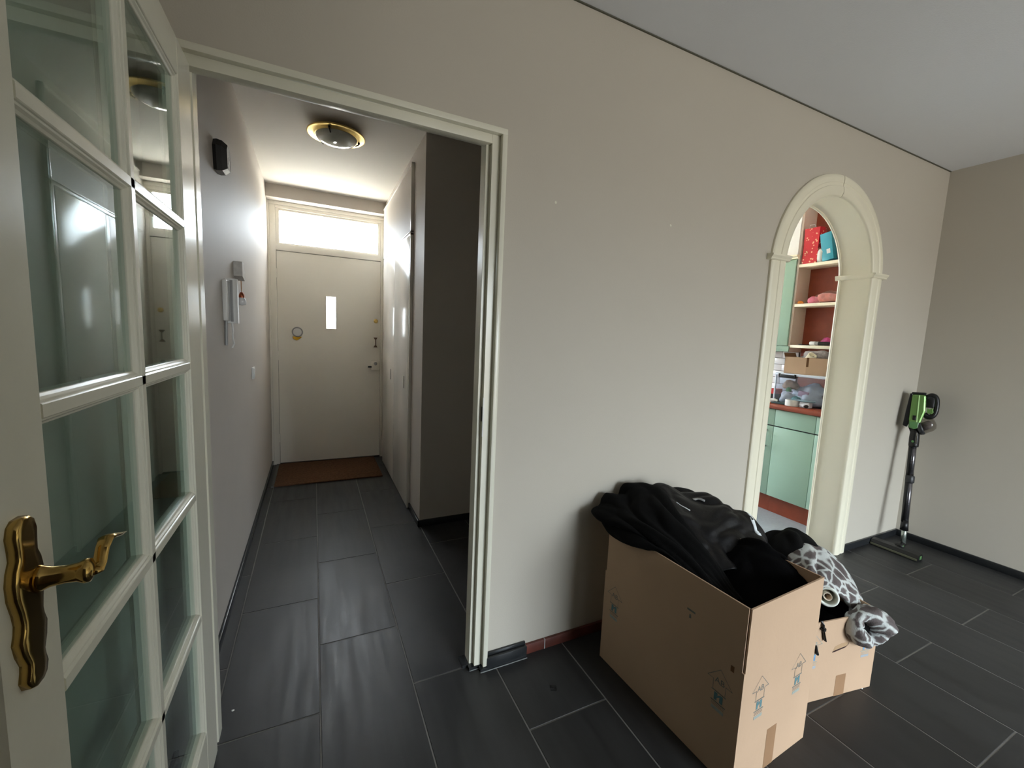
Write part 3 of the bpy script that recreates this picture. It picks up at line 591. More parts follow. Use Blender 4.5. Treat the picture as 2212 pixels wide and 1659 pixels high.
build(MB().tube([(3.02, 0.6, 1.348), (3.02, 0.575, 1.348)], 0.0155, 16), 'grey_band', 'greyp', r, smooth=True)
build(MB().tube([(3.02, 0.575, 1.3475), (3.02, 0.505, 1.3475), (3.02, 0.495, 1.3475)], [0.0155, 0.0155, 0.012], 16), 'black_barrel', 'blackp', r, smooth=True)
mb = MB(); mb.box((3.01, 0.665, 1.331), (3.10, 0.725, 1.337), 0.001); o = build(mb, 'dark_card', 'blackp', smooth=True); tag(o, 'flat dark card lying at the left of the lowest shelf', 'card')
mb = MB(Matrix.Translation((3.1, 0.49, 1.331))); mb.lathe([(0.022, 0), (0.024, 0.01), (0.024, 0.10), (0.012, 0.115), (0, 0.117)], 20); simple('white_bottle', mb, 'whitep', 'white bottle at the right end of the lowest shelf', 'bottle', (3.1, 0.49, 1.331))
# things on the worktop
WT = 0.8685
tb = root('storage_tub', 'clear plastic storage tub with black clip full of bags', 'tub', (2.83, 0.53, WT))
X0, X1, Y0, Y1, ZT = 2.735, 3.02, 0.30, 0.700, 1.088
milky = glass('milky_plastic', (0.86, 0.89, 0.93), 0.12)
mb = MB()
for a, b in (((X0, Y0, WT), (X0+0.002, Y1, ZT)), ((X1-0.002, Y0, WT), (X1, Y1, ZT)), ((X0, Y1-0.002, WT), (X1, Y1, ZT)), ((X0, Y0, WT), (X1, Y0+0.002, ZT)), ((X0, Y0, WT), (X1, Y1, WT+0.002))): mb.box(a, b)
build(mb, 'tub_walls', milky, tb)
mb = MB()
mb.box((X0-0.010, Y0-0.01, ZT), (X1+0.01, Y1+0.010, ZT+0.018), 0.004); mb.box((X0-0.006, Y1-0.004, WT+0.02), (X0+0.004, Y1+0.006, ZT), 0.002)
build(mb, 'lid', mat('frosted_lid', srgb(205, 214, 228), 0.3), tb, smooth=True)
mb = MB(); mb.box((X0-0.02, 0.545, ZT-0.018), (X0-0.008, 0.672, ZT+0.008), 0.003); mb.box((X0-0.023, 0.545, ZT-0.006), (X0-0.008, 0.553, ZT+0.014), 0.001); mb.box((X0-0.023, 0.664, ZT-0.006), (X0-0.008, 0.672, ZT+0.014), 0.001); build(mb, 'clip', 'blackp', tb, smooth=True, label='black closing clip')
WHP = mat('white_bag_film', srgb(214, 216, 222), 0.45, var=.05, scale=14, bump=.5, bscale=60)
simple('white_plastic_bag', blob((2.86, 0.50, WT+0.003), 0.10, 11, 0.25, 32, sq=(1.05, 1.35, 1.0)), WHP, 'crumpled white plastic bag inside the clear tub', 'bag', (2.86, 0.50, WT+0.003))
simple('white_plastic_bag', blob((2.785, 0.63, WT+0.003), 0.045, 13, 0.2, 24, sq=(0.9, 1.1, 1.2)), WHP, 'small white bundle in the left corner of the clear tub', 'bag', (2.785, 0.63, WT+0.003))
simple('paper_bag', blob((2.80, 0.615, WT+0.115), 0.05, 15, 0.3, 20, sq=(0.8, 1.2, 0.85)), mat('brown_paper', srgb(170, 140, 120), .85, var=.2, scale=20), 'brown paper bundle under the tub clip', 'bag', (2.80, 0.615, WT+0.115))
simple('green_ball', blob((2.755, 0.605, WT+0.095), 0.022, 17, 0.04, 20, sq=(0.5, 1, 1)), mat('moss_green', srgb(88, 140, 92), .6, var=.15, scale=60), 'small round green item behind the tub wall', 'ball', (2.755, 0.605, WT+0.095))
simple('teal_cloth', blob((2.765, 0.545, WT+0.02), 0.032, 19, 0.25, 20, sq=(0.7, 1.3, 0.9)), mat('teal_cloth', srgb(78, 140, 135), .7, var=.15, scale=30), 'teal folded cloth low in the clear tub', 'cloth', (2.765, 0.545, WT+0.02))
simple('pink_packet', MB(Matrix.Translation((2.752, 0.50, WT+0.07)) @ Matrix.Rotation(0.1, 4, 'X')).box((0, -0.04, 0), (0.012, 0.035, 0.042), 0.004), mat('dusty_pink', srgb(200, 160, 176), .5), 'dusty pink packet inside the clear tub', 'packet', (2.752, 0.50, WT+0.07))
simple('dark_cloth', blob((2.90, 0.37, WT+0.003), 0.075, 21, 0.25, 24, sq=(1.2, .8, 1.35)), mat('taupe_cloth', srgb(118, 100, 96), .85, var=.2, scale=30), 'taupe bundle at the right side of the clear tub', 'cloth', (2.90, 0.37, WT+0.003))
# open carton standing on the tub
cb = root('open_carton', 'small open brown carton standing on the storage tub lid', 'box', (2.84, 0.5, ZT+0.018))
zb = ZT+0.0185
mtx = Matrix.Translation((2.752, 0.497, zb)) @ Matrix.Rotation(math.radians(8), 4, 'Z')
mb = MB(mtx)
mb.box((0, 0, 0), (0.003, 0.15, 0.128)); mb.box((0.0, 0.147, 0), (0.2, 0.15, 0.128)); mb.box((0.197, -0.19, 0), (0.2, 0.15, 0.128)); mb.box((0, 0, 0), (0.2, 0.15, 0.003))
mb.prism([(0.0, 0.0), (0.03, -0.19), (0.033, -0.19), (0.003, 0.0)], 'z', 0, 0.128)
build(mb, 'carton_walls', 'card', cb)
mb = MB(mtx); mb.prism([(-0.002, 0.0), (0.028, -0.10), (0.028, -0.112), (-0.001, 0.001)], 'z', 0.06, 0.13); build(mb, 'inner_flap', 'cardin', cb)
mb = MB(mtx @ Matrix.Translation((0.0, 0.15, 0.128)) @ Matrix.Rotation(math.radians(-18), 4, 'X')); mb.box((0.0, 0.0, -0.035), (0.19, 0.003, 0.032)); build(mb, 'side_flap', 'cardin', cb)
simple('clear_bag', blob((2.86, 0.49, zb+0.075), 0.075, 23, 0.3, 28, sq=(0.9, 1.45, 0.85)), mat('crinkled_grey_film', srgb(150, 142, 142), 0.18, var=.35, scale=26, bump=.8, bscale=90), 'crinkled transparent bag bulging from the open carton', 'bag', (2.86, 0.49, zb+0.075))
mb = MB(axis_m((2.80, 0.50, zb+0.128), (-0.3, -0.6, 0.75))); mb.lathe([(0.020, -0.06), (0.020, 0.03), (0.030, 0.03), (0.030, -0.06), (0.020, -0.06)], 24, cap=False); simple('cream_tape_roll', mb, 'shelf', 'cream tape roll poking out of the open carton', 'tape', (2.80, 0.50, zb+0.1))
# tape and small things in front of the tub
tp = root('tape_dispenser', 'white roll of clear tape in a holder in front of the tub', 'tape', (2.67, 0.48, WT))
m_ = Matrix.Translation((2.672, 0.515, WT))
build(MB(m_).lathe([(0.046, 0), (0.050, 0.001), (0.050, 0.046), (0.046, 0.047), (0.038, 0.047), (0.038, 0.0), (0.046, 0)], 32, cap=False), 'tape_roll', 'whitep', tp, smooth=True)
mb = MB(); mb.tube([(2.672, 0.455, WT+0.022), (2.655, 0.42, WT+0.018), (2.64, 0.40, WT+0.016)], [0.014, 0.016, 0.017], 16, 1.2, 0.8); mb.box((2.65, 0.39, WT+0.001), (2.70, 0.455, WT+0.042), 0.004); build(mb, 'holder', mat('pale_grey_plastic', srgb(205, 205, 210), .3), tp, smooth=True)
build(MB(Matrix.Translation((2.672, 0.46, WT+0.047))).prism([(-0.035, 0.05), (0.02, 0.06), (0.03, -0.09), (0.0, -0.10), (-0.035, -0.04)], 'z', 0, 0.006), 'blue_grey_label', mat('slate_blue_label', srgb(120, 150, 160), .4), tp)
build(MB().lathe([(0, 0.0005), (0.012, 0.0005), (0.012, 0)], 20, axis_m((2.638, 0.398, WT+0.0155), (-0.75, -0.95, -0.1)) @ Matrix.Scale(1.25, 4, (1, 0, 0))), 'dark_opening', 'blackp', tp)
r = root('red_black_packet', 'red and black packet standing left of the tub', 'packet', (2.80, 0.735, WT))
bx('black_part', (2.76, 0.716, WT), (2.86, 0.78, WT+0.06), 'blackp', r, bev=0.002); bx('red_part', (2.76, 0.716, WT+0.0602), (2.86, 0.78, WT+0.10), mat('red_card', srgb(190, 44, 44), .5), r, bev=0.002)
simple('white_wipe', blob((2.70, 0.685, WT), 0.026, 25, 0.25, 20, sq=(.9, 1.5, .8)), 'whitep', 'white crumpled tissue at the left end of the worktop view', 'tissue', (2.70, 0.685, WT))
o = bx('orange_scrap', (2.615, 0.655, WT), (2.635, 0.685, WT+0.003), mat('orange_card', srgb(226, 130, 50), .6), bev=0.0008); tag(o, 'tiny orange scrap on the worktop edge', 'scrap')
mb = MB(Matrix.Translation((2.69, 0.60, WT))); mb.box((-0.05, -0.06, 0), (0.04, 0.065, 0.012), 0.004); simple('dark_teal_cloth', mb, mat('dark_teal_fabric', srgb(52, 70, 70), .8, var=.2, scale=30), 'flat dark teal cloth on the worktop before the tub', 'cloth', (2.69, 0.6, WT))

# ================================================================== HALL THINGS
lp = root('ceiling_lamp', 'round brass rimmed glass ceiling lamp in the hall', 'lamp', (-0.468, 1.53, 2.509))
C0 = Matrix.Translation((-0.462, 1.545, 2.509)) @ Matrix.Scale(-1, 4, (0, 0, 1))
build(MB(C0).lathe([(0, 0), (0.10, 0), (0.105, 0.02), (0.10, 0.03), (0, 0.03)], 40), 'ceiling_plate', 'whitep', lp, smooth=True)
build(MB(C0).lathe([(0.100, 0.022), (0.125, 0.018), (0.158, 0.024), (0.166, 0.030), (0.167, 0.035), (0.160, 0.036), (0.135, 0.034), (0.125, 0.040), (0.118, 0.043), (0.112, 0.040), (0.100, 0.030)], 64), 'brass_rim', 'brass2', lp, smooth='all')
dome = [(0.119, 0.040), (0.116, 0.052), (0.104, 0.066), (0.085, 0.076), (0.06, 0.083), (0.03, 0.087), (0, 0.088)]
build(MB(C0).lathe(dome, 56, cap=False), 'glass_dome', mat('ribbed_glass', srgb(176, 178, 166), 0.10, var=.1, scale=12, spec=0.9, coat=0.6), lp, smooth='all')
for t in (130, 10, 250):
    a = math.radians(t); c, s_ = math.cos(a), math.sin(a)
    mb = MB(C0); mb.tube([(0.135*c, 0.135*s_, 0.03), (0.130*c, 0.130*s_, 0.05), (0.112*c, 0.112*s_, 0.062)], 0.004, 8); mb.lathe([(0, 0.012), (0.007, 0.010), (0.007, 0)], 12, Matrix.Translation((0.133*c, 0.133*s_, 0.036))); build(mb, 'clip', 'blackp', lp, smooth=True)
# black hexagonal siren
r = root('alarm_siren', 'black angular alarm siren high on the left hall wall', 'siren', (XL, 0.79, 1.99))
hexa = lambda k, x: [(x, 0.79+dy*k, 1.985+dz*k) for dy, dz in ((-0.055, 0.03), (-0.03, 0.06), (0.035, 0.06), (0.055, 0.02), (0.04, -0.055), (-0.04, -0.06))]
build(MB().loft([hexa(1.0, XL), hexa(1.05, XL+0.012), hexa(1.0, XL+0.03), hexa(0.78, XL+0.048)]), 'siren_body', 'blackp', r)
mb = MB(Matrix.Translation((XL+0.047, 0.80, 1.965))); 
for a, b in (((-0.02, -0.024), (0.022, -0.022)), ((-0.02, 0.022), (0.022, 0.024)), ((-0.022, -0.022), (-0.02, 0.024)), ((0.02, -0.022), (0.022, 0.024))): mb.box((0, a[0], a[1]), (0.002, b[0], b[1]))
build(mb, 'pale_outline', 'greyp', r)
# door phone
r = root('door_phone', 'white door phone handset on the left hall wall', 'intercom', (XL, 0.93, 1.40))
build(MB().box((XL, 0.835, 1.315), (XL+0.018, 0.905, 1.495), 0.004), 'base_plate', 'whitep', r, smooth=True)
build(MB().box((XL+0.018, 0.905, 1.312), (XL+0.030, 0.915, 1.50), 0.002), 'groove_strip', 'greyp', r, smooth=True)
build(MB().prism([(XL+0.0, 0.905), (XL+0.038, 0.907), (XL+0.046, 0.918), (XL+0.046, 0.948), (XL+0.036, 0.955), (XL+0.0, 0.955)], 'z', 1.305, 1.507), 'handset', 'whitep', r)
build(MB().box((XL+0.004, 0.955, 1.305), (XL+0.034, 0.962, 1.49), 0.002), 'side_edge', 'whitep', r, smooth=True)
build(MB().tube([(XL+0.02, 0.93, 1.306), (XL+0.022, 0.935, 1.27), (XL+0.018, 0.95, 1.235), (XL+0.02, 0.97, 1.21), (XL+0.012, 0.965, 1.19)], 0.004, 8), 'coiled_cord', 'whitep', r, smooth=True)
build(MB().tube([(XL+0.008, 0.86, 1.316), (XL+0.006, 0.862, 1.26), (XL+0.006, 0.858, 1.205)], 0.006, 8), 'cable', 'greyp', r, smooth=True)
# chime box with hanging glass ornament
r = root('chime_box', 'small white chime box beside the door phone', 'chime', (XL, 1.20, 1.58))
build(MB().prism([(1.155, 1.545), (1.155, 1.617), (1.205, 1.617), (1.21, 1.59), (1.252, 1.575), (1.254, 1.535), (1.235, 1.528)], 'x', XL, XL+0.038), 'chime_body', mat('mottled_white_plastic', srgb(196, 194, 190), 0.4, var=.1, scale=60), r)
build(MB().prism([(1.16, 1.545), (1.235, 1.529), (1.25, 1.534), (1.20, 1.5465)], 'x', XL+0.002, XL+0.037), 'dark_underside', 'darkgrey', r)
build(MB().tube([(XL+0.02, 1.25, 1.552), (XL+0.02, 1.315, 1.548)], 0.0015, 6), 'hanging_rod', 'greyp', r)
r = root('glass_bulb_ornament', 'small glass bulb with copper cap hanging below the chime box', 'ornament', (XL+0.02, 1.25, 1.43))
mb = MB(); mb.tube([(XL+0.02, 1.228, 1.54), (XL+0.02, 1.238, 1.48), (XL+0.02, 1.243, 1.468)], 0.0013, 6); mb.tube([(XL+0.02, 1.252, 1.545), (XL+0.02, 1.25, 1.49), (XL+0.02, 1.245, 1.468)], 0.0013, 6); build(mb, 'string', mat('jute_string', srgb(160, 120, 80), .8), r)
build(MB(Matrix.Translation((XL+0.02, 1.243, 1.442))).lathe([(0, 0.03), (0.006, 0.028), (0.010, 0.02), (0.013, 0.012), (0.013, 0)], 16), 'copper_cap', mat('copper', srgb(190, 110, 80), .3, metal=1), r, smooth=True)
build(MB(Matrix.Translation((XL+0.02, 1.243, 1.442))).lathe([(0.012, 0), (0.019, -0.008), (0.022, -0.022), (0.018, -0.036), (0, -0.040)], 20, cap=False), 'glass_bulb', mat('frosted_glass', srgb(220, 222, 225), .1, spec=.9), r, smooth='all')
r = root('light_switch', 'narrow white light switch near the front door', 'switch', (XL, 1.76, 0.99))
bx('switch_plate', (XL, 1.72, 0.955), (XL+0.010, 1.80, 1.030), 'whitep', r, bev=0.002); bx('rocker', (XL+0.010, 1.74, 0.965), (XL+0.014, 1.78, 1.02), 'whitep', r, bev=0.0015)
# door mat
dm = bx('doormat', (-0.905, 2.366, 0.0), (-0.052, 2.985, 0.012), 'mat', bev=0.003); tag(dm, 'brown coir doormat lying before the front door', 'doormat')
bx('grey_edging', (-0.925, 2.36, 0), (-0.906, 2.985, 0.010), mat('grey_rubber_edge', srgb(95, 95, 92), .8), dm)
# small mark on the floor tile
mb = MB(Matrix.Translation((0.197, -0.196, 0.0002)) @ Matrix.Rotation(math.radians(-28), 4, 'Z'))
for a, b in (((-0.012, 0.006), (0.012, 0.010)), ((-0.012, -0.002), (-0.008, 0.008)), ((-0.010, -0.002), (0.012, 0.002)), ((0.008, -0.012), (0.013, 0.001)), ((-0.010, -0.014), (0.011, -0.010))): mb.box((a[0], a[1], 0), (b[0], b[1], 0.0006))
o = build(mb, 'floor_sticker', 'blackp', origin=(0.197, -0.196, 0)); tag(o, 'small black mark on the floor tile before the big box', 'sticker')
for p in ((-0.862, 0.143), (1.31, -0.663)):
    o = build(blob((p[0], p[1], 0.0), 0.004, 3, .3, 10, sq=(1.3, .8, .4)), 'crumb', 'whitep', origin=(p[0], p[1], 0), smooth='all')
    tag(o, 'tiny white crumb on the tile just inside the left door post' if p[0] < 0 else 'tiny white crumb on the tiles right of the small box', 'crumb')
# ================================================================== MOVING BOXES
def frame_m(o, x):
    X = Vector(x).normalized(); Z = Vector((0, 0, 1)); Y = Z.cross(X); m = Matrix((X, Y, Z)).transposed().to_4x4(); m.translation = o; return m
def printed_mark(mtx, s, z0, parent, ib, ig, il, flip=False, scale=1.0):
    """moving-box print: outlined up arrow with letters, logo block, fine lines, bar; in the plane y=0 of mtx, facing -y"""
    y0, y1 = -0.0006, -0.0001
    def q(mb, pts): mb.prism([(s+x*scale, z0+z*scale) for x, z in pts], 'y', y0, y1)
    def line(mb, a, b, w=0.0016):
        d = Vector((b[0]-a[0], b[1]-a[1])).normalized()*w/2; n = Vector((-d.y, d.x)); q(mb, [(a[0]-d.x+n.x, a[1]-d.y+n.y), (b[0]+d.x+n.x, b[1]+d.y+n.y), (b[0]+d.x-n.x, b[1]+d.y-n.y), (a[0]-d.x-n.x, a[1]-d.y-n.y)])
    mb = MB(mtx); A = [(-0.020, 0.060), (-0.020, 0.090), (-0.040, 0.090), (0, 0.132), (0.040, 0.090), (0.020, 0.090), (0.020, 0.060)]
    for a, b in zip(A, A[1:]): line(mb, a, b)
    bmesh.ops.remove_doubles(mb.bm, verts=mb.bm.verts, dist=0.0006); build(mb, 'printed_arrow', ig, parent); mb = MB(mtx)
    line(mb, (-0.022, 0.056), (0.022, 0.056), 0.003); line(mb, (-0.022, 0.022), (0.022, 0.022), 0.003)
    for z in (0.016, 0.011): line(mb, (-0.02, z), (0.02, z), 0.001)
    build(mb, 'printed_lines', ig, parent)['kind'] = 'stuff'
    mb = MB(mtx); q(mb, [(-0.014, 0.027), (-0.005, 0.027), (-0.005, 0.036), (0.004, 0.044), (0.004, 0.027), (0.014, 0.027), (0.014, 0.052), (0.005, 0.052), (-0.003, 0.044), (-0.003, 0.052), (-0.014, 0.052)]); build(mb, 'printed_logo', ib, parent)
    mb = MB(mtx); q(mb, [(-0.020, -0.004), (0.020, -0.004), (0.020, 0.006), (-0.020, 0.006)]); build(mb, 'printed_bar', il, parent)
    me = text_mesh('AB', 0.026*scale); me.materials.append(ig)
    T = mtx @ Matrix.Translation((s, -0.0003, z0+0.092*scale)) @ Matrix.Rotation(PI/2, 4, 'X')
    off = wloc(parent)
    for v in me.vertices: v.co = (T @ v.co)-off
    link('printed_letters', me, parent)
def carton(name, label, cat, mtx, W, L, H, flap, group, flap_gap=0.004, lean=0.0):
    o3 = mtx.translation; t = 0.005
    r = root(name, label, cat, (o3.x, o3.y, 0), group)
    def f(nm, a, b, m='card', M2=None): return build(MB(mtx @ M2 if M2 else mtx).box(a, b), nm, m, r)
    f('front_side', (0, 0, 0.001), (W, t, H)); f('back_side', (0, L-t, 0.001), (W, L, H)); f('left_side', (0, t, 0.001), (t, L-t, H)); f('right_side', (W-t, t, 0.001), (W, L-t, H))
    f('bottom', (t, t, 0.001), (W-t, L-t, 0.008), 'cardin')
    if flap:
        R = lambda ax, a, p: Matrix.Translation(p) @ Matrix.Rotation(a, 4, ax) @ Matrix.Translation((-p[0], -p[1], -p[2]))
        f('front_flap', (0.004, 0.0, H), (W, t, H+flap), M2=R('X', lean, (0, 0, H)))
        f('back_flap', (0.006, L-t, H), (W-0.006, L, H+flap), M2=R('X', -lean, (0, L, H)))
        f('left_flap', (0, 0.007, H), (t, L-0.006, H+flap), M2=R('Y', lean*0.6, (0, 0, H)))
        f('right_flap', (W-t, 0.006, H), (W, L-0.002, H+flap), M2=R('Y', lean, (W, 0, H)))
    return r
m1 = frame_m((0.490, -0.717, 0), (0.385, 0.021, 0))
# shear-free frame along the short face; the long face runs back from the front corner
W1, L1, H1 = 0.3856, 0.585, 0.378
b1 = carton('moving_box', 'tall brown moving box with raised flaps heaped with black clothes', 'box', m1, W1, L1, H1, 0.196, 'moving boxes', lean=0.0)
G = MT['inkg']; 
for s in (0.092, 0.296): printed_mark(m1, s, 0.208, b1, MT['inkb'], MT['inkg'], MT['inkl'])
m1l = m1 @ Matrix.Rotation(-PI/2, 4, 'Z')   # left long face: x runs towards the front corner
ml = m1 @ Matrix(((0, 1, 0, 0), (-1, 0, 0, L1), (0, 0, 1, 0), (0, 0, 0, 1)))
for s in (0.062, 0.517): printed_mark(ml, s, 0.208, b1, MT['inkb'], MT['inkg'], MT['inkl'])
build(MB(ml).prism([(0.385, 0.452), (0.415, 0.452), (0.415, 0.458), (0.385, 0.458)], 'y', -0.0006, -0.0001), 'small_stamp', 'inkg', b1)
build(MB(ml).prism([(0.394, 0.428), (0.402, 0.430), (0.400, 0.442), (0.395, 0.442)], 'y', -0.0006, -0.0001), 'small_stamp', 'inkg', b1)
build(MB(m1).box((0.155, -0.0006, 0.0), (0.205, -0.0001, 0.135)), 'packing_tape', 'tapeb', b1, label='strip of brown packing tape')
build(MB(m1).box((-0.0006, 0.03, 0.36), (0.006, 0.04, 0.378)), 'torn_edge', 'cardin', b1)
m2 = frame_m((0.970, -0.608, 0), (0.987, -0.162, 0)); W2, L2, H2 = 0.385, 0.52, 0.318
b2 = carton('moving_box', 'smaller brown moving box with a hand slot beside the tall box', 'box', m2, W2, L2, H2, 0, 'moving boxes')
for s in (0.062, 0.330): printed_mark(m2, s, 0.142, b2, MT['inkb2'], MT['inkl'], mat('pale_grey_blue_ink', srgb(158, 165, 172), .7) if 'pale_grey_blue_ink' not in bpy.data.materials else bpy.data.materials['pale_grey_blue_ink'])
cres = [(0.158, 0.186), (0.17, 0.187), (0.2, 0.192), (0.222, 0.196), (0.236, 0.207), (0.2375, 0.216), (0.2345, 0.207), (0.226, 0.201), (0.2, 0.1975), (0.172, 0.1935), (0.158, 0.190)]
build(MB(m2).prism(cres, 'y', -0.0006, -0.0001), 'hand_slot', mat('dark_slot', srgb(52, 26, 24), .9), b2, label='dark crescent slot of the hand hole')
build(MB(m2).prism([(0.160, 0.192), (0.172, 0.195), (0.2, 0.199), (0.225, 0.2025), (0.2345, 0.209), (0.232, 0.216), (0.2, 0.216), (0.168, 0.208)], 'y', 0.0-0.0005, -0.0001), 'hand_flap', mat('pressed_card', srgb(176, 146, 112), .85), b2)
build(MB(m2).box((0.195, -0.0006, 0.0), (0.245, -0.0001, 0.085)), 'packing_tape', 'tapeb', b2, label='strip of brown packing tape')
# ================================================================== CLOTHES
cloth([
 [(.470, -.035, .565), (.462, -.12, .532), (.462, -.22, .545), (.472, -.33, .563), (.487, -.43, .566), (.52, -.53, .52)],
 [(.452, -.045, .595), (.440, -.13, .600), (.447, -.22, .610), (.468, -.33, .598), (.495, -.44, .575), (.53, -.54, .51)],
 [(.495, -.035, .628), (.490, -.12, .645), (.490, -.22, .635), (.505, -.34, .612), (.53, -.46, .570), (.56, -.56, .50)],
 [(.555, -.030, .640), (.550, -.12, .652), (.535, -.23, .640), (.545, -.35, .612), (.57, -.47, .565), (.60, -.57, .49)],
 [(.625, -.030, .672), (.650, -.12, .690), (.610, -.24, .672), (.605, -.36, .630), (.62, -.48, .565), (.645, -.575, .48)],
 [(.720, -.040, .655), (.725, -.13, .665), (.670, -.26, .645), (.665, -.38, .600), (.67, -.49, .535), (.68, -.57, .46)]],
 40, 56, 'black_sweater', 'knit', amp=0.020, freq=(4.5, 2.0), seed=1.7, thick=0.010, label=None)
tag(bpy.data.objects['black_sweater'], 'matte black knitted sweater draped over the left rim of the tall box', 'clothing')
cloth([
 [(.640, -.040, .650), (.66, -.13, .668), (.64, -.26, .640), (.64, -.38, .590), (.67, -.48, .520)],
 [(.745, -.040, .665), (.76, -.14, .675), (.74, -.26, .648), (.735, -.38, .598), (.75, -.49, .505)],
 [(.845, -.060, .645), (.86, -.16, .657), (.85, -.27, .645), (.83, -.38, .598), (.82, -.485, .490)],
 [(.945, -.110, .622), (.96, -.20, .634), (.96, -.30, .635), (.93, -.39, .590), (.875, -.47, .480)],
 [(1.02, -.150, .570), (1.045, -.23, .582), (1.05, -.32, .580), (1.02, -.40, .545), (.93, -.47, .465)],
 [(1.035, -.20, .470), (1.075, -.27, .490), (1.085, -.345, .480), (1.05, -.41, .450), (.985, -.455, .425)]],
 40, 56, 'black_jacket', 'nylon', amp=0.024, freq=(3.2, 3.6), seed=4.1, thick=0.006)
tag(bpy.data.objects['black_jacket'], 'black nylon jacket with white reflective stripe spilling from the tall box', 'clothing')
J = bpy.data.objects['black_jacket']; SW = bpy.data.objects['black_sweater']
def strip_on(obj, name, pts, width, m, parent, label=None, lift=0.006):
    """thin band laid on the surface of a cloth along the given points, dropped straight down onto it"""
    from mathutils.bvhtree import BVHTree
    dg = bpy.context.evaluated_depsgraph_get(); ev = obj.evaluated_get(dg); me = ev.to_mesh()
    bv = BVHTree.FromPolygons([obj.matrix_world @ v.co for v in me.vertices], [list(p.vertices) for p in me.polygons]); ev.to_mesh_clear()
    P = catmull([Vector(p) for p in pts], 14); L_, R_ = [], []
    for i, p in enumerate(P):
        d = (P[min(i+1, 13)]-P[max(i-1, 0)]); d.z = 0; n = Vector((-d.y, d.x, 0)).normalized()*width/2
        for lst, q in ((L_, p+n), (R_, p-n)):
            h = bv.find_nearest(q)
            nn = h[1] if h[1].dot(Vector((-0.5, -0.6, 0.6))) > 0 else -h[1]
            lst.append(h[0]+nn*lift)
    mb = MB(); V = [[mb.bm.verts.new(q) for q in l] for l in (L_, R_)]
    for i in range(13): mb.bm.faces.new((V[0][i], V[0][i+1], V[1][i+1], V[1][i]))
    o = build(mb, name, m, parent, smooth='all', label=label); md = o.modifiers.new('s', 'SOLIDIFY'); md.thickness = 0.001
bpy.context.view_layer.update()
strip_on(J, 'reflective_stripe', [(1.03, -.30, .60), (1.015, -.335, .585), (1.00, -.37, .565), (.99, -.40, .55)], 0.017, 'reflect', J, 'white reflective stripe')
strip_on(J, 'chest_logo', [(.84, -.20, .66), (.86, -.21, .66), (.875, -.23, .65)], 0.012, 'greyp', J)
strip_on(J, 'collar_tag', [(.72, -.22, .66), (.735, -.24, .65), (.745, -.27, .645)], 0.006, 'reflect', J)
# dark clothes filling the tall box and the small box
def rect_fill(mtx, W, L, hz, name, label, seed, amp=0.018):
    g = [[tuple(mtx @ Vector((x*W, y*L, hz(x, y)))) for x in (0.02, 0.25, 0.5, 0.75, 0.97)] for y in (0.02, 0.25, 0.5, 0.75, 0.98)]
    o = cloth(g, 30, 30, name, 'black', amp=amp, freq=(3, 4), seed=seed, thick=0.004); return tag(o, label, 'clothing')
xs_ = (0.02, 0.25, 0.5, 0.72, 0.9, 1.0, 1.035); g_ = []
for y_, zr in ((0.03, (.43, .43, .45, .48, .50, .515, None)), (0.14, (.44, .44, .46, .50, .54, .560, None)), (0.28, (.45, .45, .47, .53, .578, .592, None)), (0.42, (.46, .46, .49, .55, .582, .592, None)), (0.6, (.46, .46, .48, .50, .52, .53, None)), (0.98, (.48, .48, .48, .50, .52, .53, None))):
    g_.append([tuple(m1 @ Vector((x_*W1 if z_ else W1*(0.985 if (y_ < 0.2 or y_ > 0.5) else 1.035), y_*L1, z_ if z_ else (zr[5]-0.004 if (y_ < 0.2 or y_ > 0.5) else 0.572)))) for x_, z_ in zip([x if (0.2 < y_ < 0.5) else x*0.97 for x in xs_], zr)])
tag(cloth(g_, 36, 44, 'black_clothes', 'black', amp=0.012, freq=(3, 4), seed=8.3, thick=0.004), 'dark crumpled clothes filling the tall box below the jacket', 'clothing')
rect_fill(m2, W2, L2, lambda x, y: 0.275-0.02*x+0.03*y, 'dark_clothes', 'dark clothes filling the smaller moving box', 2.9)
# black hood bulging behind the fleece
cloth([
 [(1.07, -.30, .30), (1.10, -.36, .36), (1.13, -.43, .39), (1.16, -.50, .36)],
 [(1.13, -.22, .36), (1.16, -.30, .44), (1.20, -.38, .475), (1.22, -.46, .43)],
 [(1.22, -.20, .40), (1.25, -.28, .47), (1.285, -.36, .505), (1.30, -.44, .47)],
 [(1.34, -.20, .37), (1.37, -.27, .43), (1.39, -.36, .465), (1.38, -.45, .42)],
 [(1.43, -.22, .28), (1.47, -.28, .34), (1.49, -.37, .355), (1.46, -.46, .33)]],
 26, 26, 'black_hood', 'knit', amp=0.012, freq=(3, 3), seed=6.6, thick=0.008)
tag(bpy.data.objects['black_hood'], 'black hood bulging up behind the blotched fleece', 'clothing')
o = build(MB().tube(catmull([Vector(p) for p in ((1.03, -.31, .53), (1.07, -.33, .52), (1.10, -.36, .49), (1.13, -.37, .455), (1.17, -.36, .43))], 20), [0.014]*4+[0.011]*16, 12, 1.3, 0.7), 'black_strap', 'knit', smooth='all', origin=(1.07, -.33, .5)); tag(o, 'black sleeve strap bridging from the jacket to the smaller box', 'clothing')
o = simple('lace_scrap', blob((1.055, -.325, .525), 0.016, 31, 0.35, 18, sq=(1.1, 1.1, 1.3)), mat('dark_printed_lace', srgb(70, 50, 44), .8, var=.8, scale=90), 'small brown and black printed fabric tuft behind the jacket', 'clothing', (1.055, -.325, .525))
